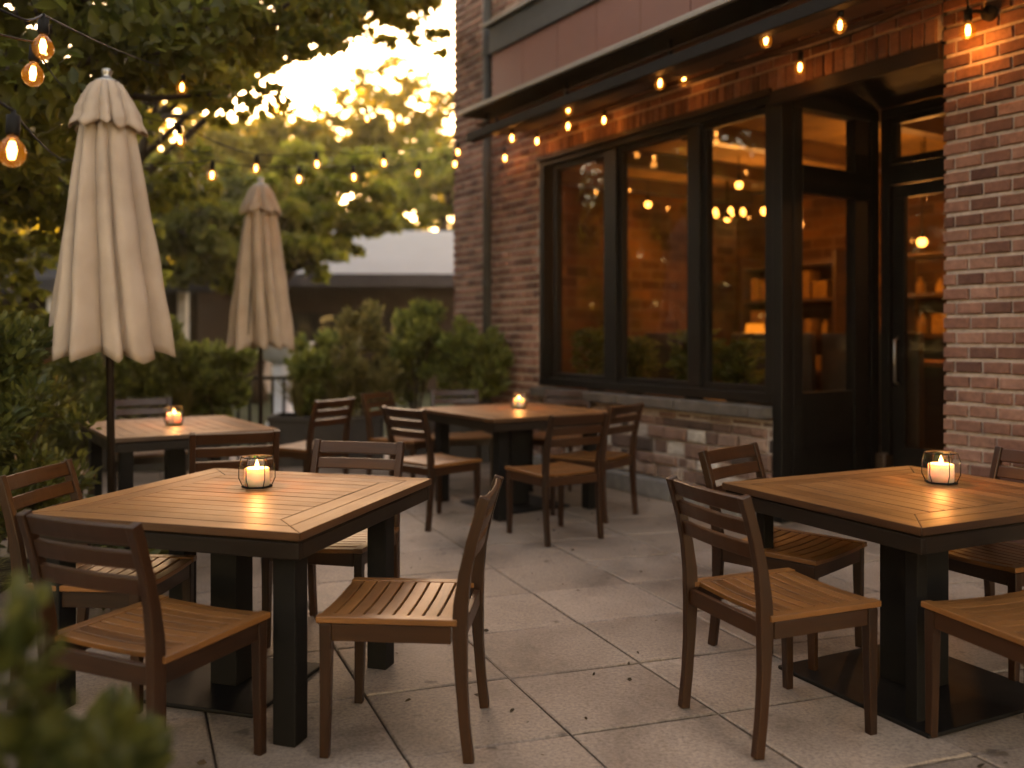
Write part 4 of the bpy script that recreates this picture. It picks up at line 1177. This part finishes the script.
# white stone birdbath beyond it
root = empty('stone_birdbath', (-3.35, 13.2, 0), 0, 'white stone basin on a pedestal beyond the black railing', 'birdbath')
mb = MB(); mb.lathe([(0, 0), (.26, 0), (.24, .10), (.15, .18), (.13, .6), (.17, .88), (.12, .95), (0, .95)], 20); mb.build('pedestal', M['stone_white'], root, True)
mb = MB(); mb.lathe([(0, .93), (.16, .94), (.34, 1.04), (.44, 1.24), (.47, 1.26), (.42, 1.22), (.2, 1.1), (0, 1.08)], 24); mb.build('basin', M['stone_white'], root, True)

# ================================================================== BUILDINGS BEYOND
def cabin(lab, loc, rz, w, d, hw, hr, roof, eave=.7, posts=0):
    root = empty('garden_pavilion', loc, rz, lab, 'pavilion')
    mb = MB(); mb.box((0, 0, hw / 2), (w, d, hw)); mb.build('wall', M['cabin_wall'], root)
    mb = MB()
    W2, D2 = w / 2 + eave, d / 2 + eave
    b0 = len(mb.v)
    mb.v += [(-W2, -D2, hw + .002), (W2, -D2, hw + .002), (W2, D2, hw + .002), (-W2, D2, hw + .002), (-W2 * .8, 0, hw + hr), (W2 * .8, 0, hw + hr)]
    for q in ((0, 1, 5, 4), (2, 3, 4, 5), (1, 2, 5), (3, 0, 4), (3, 2, 1, 0)): mb.face([b0 + i for i in q])
    mb.build('roof', roof, root)
    mb = MB(); mb.box((0, -D2 - .02, hw - .10), (2 * W2, .05, .30)); mb.build('fascia', M['roof_dark'], root)
    for k in range(posts):
        x = -w / 2 + .15 + k * (w - .3) / max(1, posts - 1)
        mb = MB(); mb.box((x, -D2 + .25, hw / 2), (.18, .18, hw)); mb.build('post', M['post_pale'], root, bevel=.01)
    for x in np.linspace(-w / 2 + 1.2, w / 2 - 1.2, 3):
        mb = MB(); mb.box((x, -d / 2 - .03, 1.35), (1.1, .05, 1.1)); wf = mb.build('window', M['black_paint'], root)
        mb = MB(); mb.box((x, -d / 2 - .058, 1.35), (.96, .01, .96)); mb.build('pane', M['glass'], wf)
    return root
cabin('low pavilion with pale sloping roof and dark front beyond the shrubs', (-2.6, 24.5, 0), R(3), 7.0, 5.0, 2.75, 1.45, M['roof_pale'], .8, 2)
cabin('dark roofed pavilion half hidden behind the parasols', (-9.6, 21.5, 0), R(-4), 6.0, 4.0, 2.5, 1.1, M['roof_dark'], .6, 3)

# ================================================================== TREES
def px_clumps(items): return [(*P(px, py, Y), r_) for px, py, Y, r_ in items]
tree('shade_tree', (-4.9, 7.4), 3.6, px_clumps([
    (20, 40, 5.6, .85), (-60, 120, 5.6, .9), (60, 130, 6.6, .85), (20, 220, 6.8, .75), (-40, 280, 6.5, .8), (120, 20, 6.0, .9), (110, 80, 6.8, .7), (30, 300, 7.4, .7),
    (180, 70, 7.2, .75), (200, 5, 6.6, .8), (150, 170, 7.8, .55), (280, 5, 7.2, .62), (-90, 10, 5.2, .9), (60, -60, 5.6, .9), (200, -60, 6.2, .9), (330, -25, 7.4, .6), (130, 250, 8.2, .45), (90, 195, 7.6, .6)]),
    12500, .105, M['leaf_tree'], 'big shade tree overhanging the big parasol with dark leaves', 'trees around the terrace', .17, .2)
tree('shade_tree', (-4.75, 10.9), 5.2, px_clumps([
    (300, 15, 9.0, .7), (380, 20, 9.4, .55), (410, 5, 9.6, .6), (340, 35, 9.6, .45), (250, 40, 9.8, .5), (350, -30, 9.2, .6), (430, -25, 9.6, .5), (280, -40, 9.2, .6), (235, 60, 9.6, .4), (225, 105, 9.6, .35), (205, 75, 9.2, .45), (300, 40, 9.8, .35), (430, 35, 10.4, .3), (400, 40, 10.2, .3)]),
    5200, .115, M['leaf_backlit'], 'leafy branches hanging over the gap of bright sky beside the building', 'trees around the terrace', .13, .2)
BG = 'trees beyond the terrace'
for base, hgt, cl, n_, lf, mt, lab in [
    ((-8.0, 17.5), 3.2, [(160, 215, 16, 1.2), (205, 240, 16, 1.1), (240, 225, 17, 1.1), (190, 190, 17, 1.0), (240, 255, 17, 1.0)], 5500, .20, 'leaf_tree', 'dark green tree between the parasols, crown hiding a dark roof'),
    ((-5.2, 18.5), 3.0, [(300, 205, 17, 1.0), (345, 200, 18, .9), (325, 180, 18, .9), (285, 235, 17, .8), (372, 212, 18, .6), (300, 240, 17, .8), (342, 236, 18, .55), (318, 262, 17, .5)], 5500, .20, 'leaf_mid', 'spreading green tree whose lower leaves overlap the pale roof'),
    ((-2.3, 30.0), 5.5, [(420, 190, 29, 1.4), (455, 185, 30, 1.4), (395, 180, 31, 1.4), (440, 165, 31, 1.3), (480, 195, 30, 1.4), (415, 218, 30, .8), (450, 218, 30, .9), (382, 215, 30, .8)], 4500, .30, 'leaf_mid', 'green tree directly above the pale roof by the brick corner'),
    ((-4.6, 36.0), 8.0, [(380, 125, 35, 1.6), (410, 150, 36, 1.9), (360, 160, 36, 1.9), (400, 95, 35, 1.0), (345, 140, 36, 1.3), (430, 130, 36, 1.1), (372, 82, 35, .8), (395, 70, 35, .7), (350, 95, 35, .8), (420, 90, 35, .9), (440, 105, 35, .9), (335, 110, 35, .9)], 6500, .28, 'leaf_backlit', 'tall tree, golden backlight put in its leaf colour, with a thin top against the bright sky'),
    ((-10.0, 34.0), 6.5, [(300, 140, 33, 1.3), (250, 140, 33, 1.3), (280, 180, 33, 2.0), (240, 165, 33, 1.9), (310, 170, 34, 1.7), (270, 150, 34, 1.1), (225, 185, 32, 1.9)], 9500, .30, 'leaf_backlit', 'broad golden backlit tree behind the second parasol'),
    ((-15.5, 30.0), 6.5, [(120, 160, 29, 2.4), (60, 140, 29, 2.6), (170, 140, 30, 2.0), (20, 180, 28, 2.6), (150, 105, 30, 1.5), (200, 155, 31, 1.5)], 5000, .30, 'leaf_backlit', 'tree with golden backlight put in its leaf colour far behind the big parasol'),
    ((-17.0, 22.0), 5.5, [(-20, 160, 21, 2.2), (40, 210, 22, 2.0), (90, 220, 22, 1.7), (-60, 100, 21, 2.2), (60, 270, 21, 1.6), (-60, 250, 21, 2.2), (120, 290, 21, 1.3)], 6000, .26, 'leaf_mid', 'dark tree far behind the hedge shrub'),
]:
    tree('garden_tree', base, hgt, px_clumps(cl), n_, lf, M[mt], lab, BG, .16, .25)
# far wood
n = 30000
xs = rng.uniform(-60, 45, n); top = 8.7 + 1.6 * np.sin(xs * .35) + 1.1 * np.sin(xs * .9 + 1)
C = np.column_stack([xs, 58 + rng.normal(0, 2.5, n), rng.uniform(0, 1, n) ** .75 * top])
V, Q = leaves(C, rng.normal(0, 1, (n, 3)), .75, .8)
n = 16000  # unseen side belt, added so the panes mirror no bright sky gap
C2 = np.column_stack([-34 + rng.normal(0, 2.0, n), rng.uniform(-12, 60, n), rng.uniform(0, 1, n) ** .75 * 9.0])
C2[:, 2] *= 1 + .15 * np.sin(C2[:, 1] * .5)
V2, Q2 = leaves(C2, rng.normal(0, 1, (n, 3)), .75, .8)
Q = np.concatenate([Q, Q2 + len(V)]); V = np.concatenate([V, V2])
tag(link('far_wood', fast_mesh('far_wood', V, Q, M['leaf_backlit'])), 'far belt of trees at the end of the gardens, with an unseen added belt at the side', kind='stuff')
# woodland the panes mirror; the unseen trees behind the camera are added to block sky
for k, (x, y, h) in enumerate(((-7.5, -4.0, 4.5), (-10.5, 2.0, 5.0), (-2.5, -6.0, 5.0), (2.5, -6.5, 4.6))):
    tree('garden_tree', (x, y), h, [(x + dx * 1.5, y + dy * 1.3, h + dz * 1.3, r_ * 1.3) for dx, dy, dz, r_ in ((0, 0, .6, 1.8), (1.2, .6, -.4, 1.4), (-1, .8, 0, 1.5), (.3, -1.2, -.2, 1.5), (.4, .3, 1.6, 1.3), (0.2, 0, -1.8, 1.5), (1.0, 0, -2.4, 1.3), (-1.2, 0, -2.2, 1.3))], 5000, .27, M['leaf_tree'],
         ('added tree behind the camera at the corner of the terrace', 'tree at the side of the terrace outside the picture', 'added tree behind the middle of the terrace outside the picture', 'added tree behind the camera near the brick wall')[k], None, .16)

for k, (x, y, h) in enumerate(((-9.5, 7.5, 4.5), (-12.0, 12.5, 5.0), (-10.0, 4.6, 4.6))):
    tree('garden_tree', (x, y), h, [(x + dx * 1.3, y + dy * 1.5, h + dz * 1.35, r_ * 1.3) for dx, dy, dz, r_ in ((0, 0, .6, 1.7), (.2, .9, -.4, 1.4), (-.3, -.9, 0, 1.5), (.3, -1.2, -1.0, 1.5), (.4, .3, 1.6, 1.4), (0, 1.0, -2.0, 1.4), (0, -.6, -2.6, 1.3), (-.2, .4, -2.9, 1.2), (0, .6, 2.4, 1.3))], 6500, .25, M['leaf_mid'],
         ('leafy tree at the side of the terrace, mirrored in the first pane', 'leafy tree at the far side of the garden outside the picture', 'leafy tree beside the camera terrace, mirrored in the last pane')[k], None, .16)

# ================================================================== HAZE
hz = MB(); hz.box((-2, 33, 7.7), (150, 84, 17.5))
m, nt, out = mat('haze')
pv = N(nt, 'ShaderNodeVolumePrincipled'); pv.inputs['Color'].default_value = (.97, .84, .60, 1); pv.inputs['Density'].default_value = .0011; pv.inputs['Anisotropy'].default_value = .55
nt.links.new(pv.outputs[0], out.inputs['Volume'])
tag(hz.build('haze', m), 'warm evening haze in the air', kind='stuff')

# ================================================================== LIGHT
SUN_EL, SUN_AZ = 9.5, -15.0
w = bpy.data.worlds.new('World'); scene.world = w; w.use_nodes = True
nt = w.node_tree; bgn = nt.nodes['Background']
sky = nt.nodes.new('ShaderNodeTexSky'); sky.sky_type = 'NISHITA'; sky.sun_disc = False
sky.sun_elevation = R(SUN_EL); sky.sun_rotation = R(SUN_AZ); sky.air_density = 1.0; sky.dust_density = .7; sky.ozone_density = 1.0
nt.links.new(sky.outputs[0], bgn.inputs['Color']); bgn.inputs['Strength'].default_value = .15
sd = bpy.data.lights.new('sun', 'SUN'); sd.energy = 4.2; sd.angle = R(.6); sd.color = (1, .72, .42)
so = bpy.data.objects.new('sun', sd); COL.objects.link(so)
dv = Vector((math.sin(R(SUN_AZ)) * math.cos(R(SUN_EL)), math.cos(R(SUN_AZ)) * math.cos(R(SUN_EL)), math.sin(R(SUN_EL))))
so.rotation_euler = dv.to_track_quat('Z', 'Y').to_euler()

# ================================================================== CAMERA
cd = bpy.data.cameras.new('camera'); cam = bpy.data.objects.new('camera', cd); COL.objects.link(cam)
cam.location = (0, 0, CH); cam.rotation_euler = (R(90), 0, 0)
cd.sensor_width = 36; cd.sensor_fit = 'HORIZONTAL'; cd.lens = F / 1024 * 36
cd.shift_y = -(384 - HY) / 1024
cd.clip_end = 500; cd.clip_start = .05
cd.dof.use_dof = True; cd.dof.focus_distance = 3.5; cd.dof.aperture_fstop = 1.15
scene.camera = cam

vs = scene.view_settings
vs.view_transform = 'Standard'; vs.look = 'None'; vs.gamma = 1.0; vs.use_curve_mapping = False
vs.exposure = 3.38
try:
    vs.use_white_balance = True; vs.white_balance_temperature = 13000; vs.white_balance_tint = 31
except Exception as e: print('wb', e)
c_ = scene.cycles
c_.use_denoising = True
c_.max_bounces = 8; c_.diffuse_bounces = 3; c_.glossy_bounces = 4; c_.transmission_bounces = 6; c_.transparent_max_bounces = 16
c_.sample_clamp_indirect = 4.0; c_.sample_clamp_direct = 0; c_.caustics_reflective = False; c_.caustics_refractive = False
c_.use_light_tree = True
c_.use_adaptive_sampling = True; c_.adaptive_threshold = .02
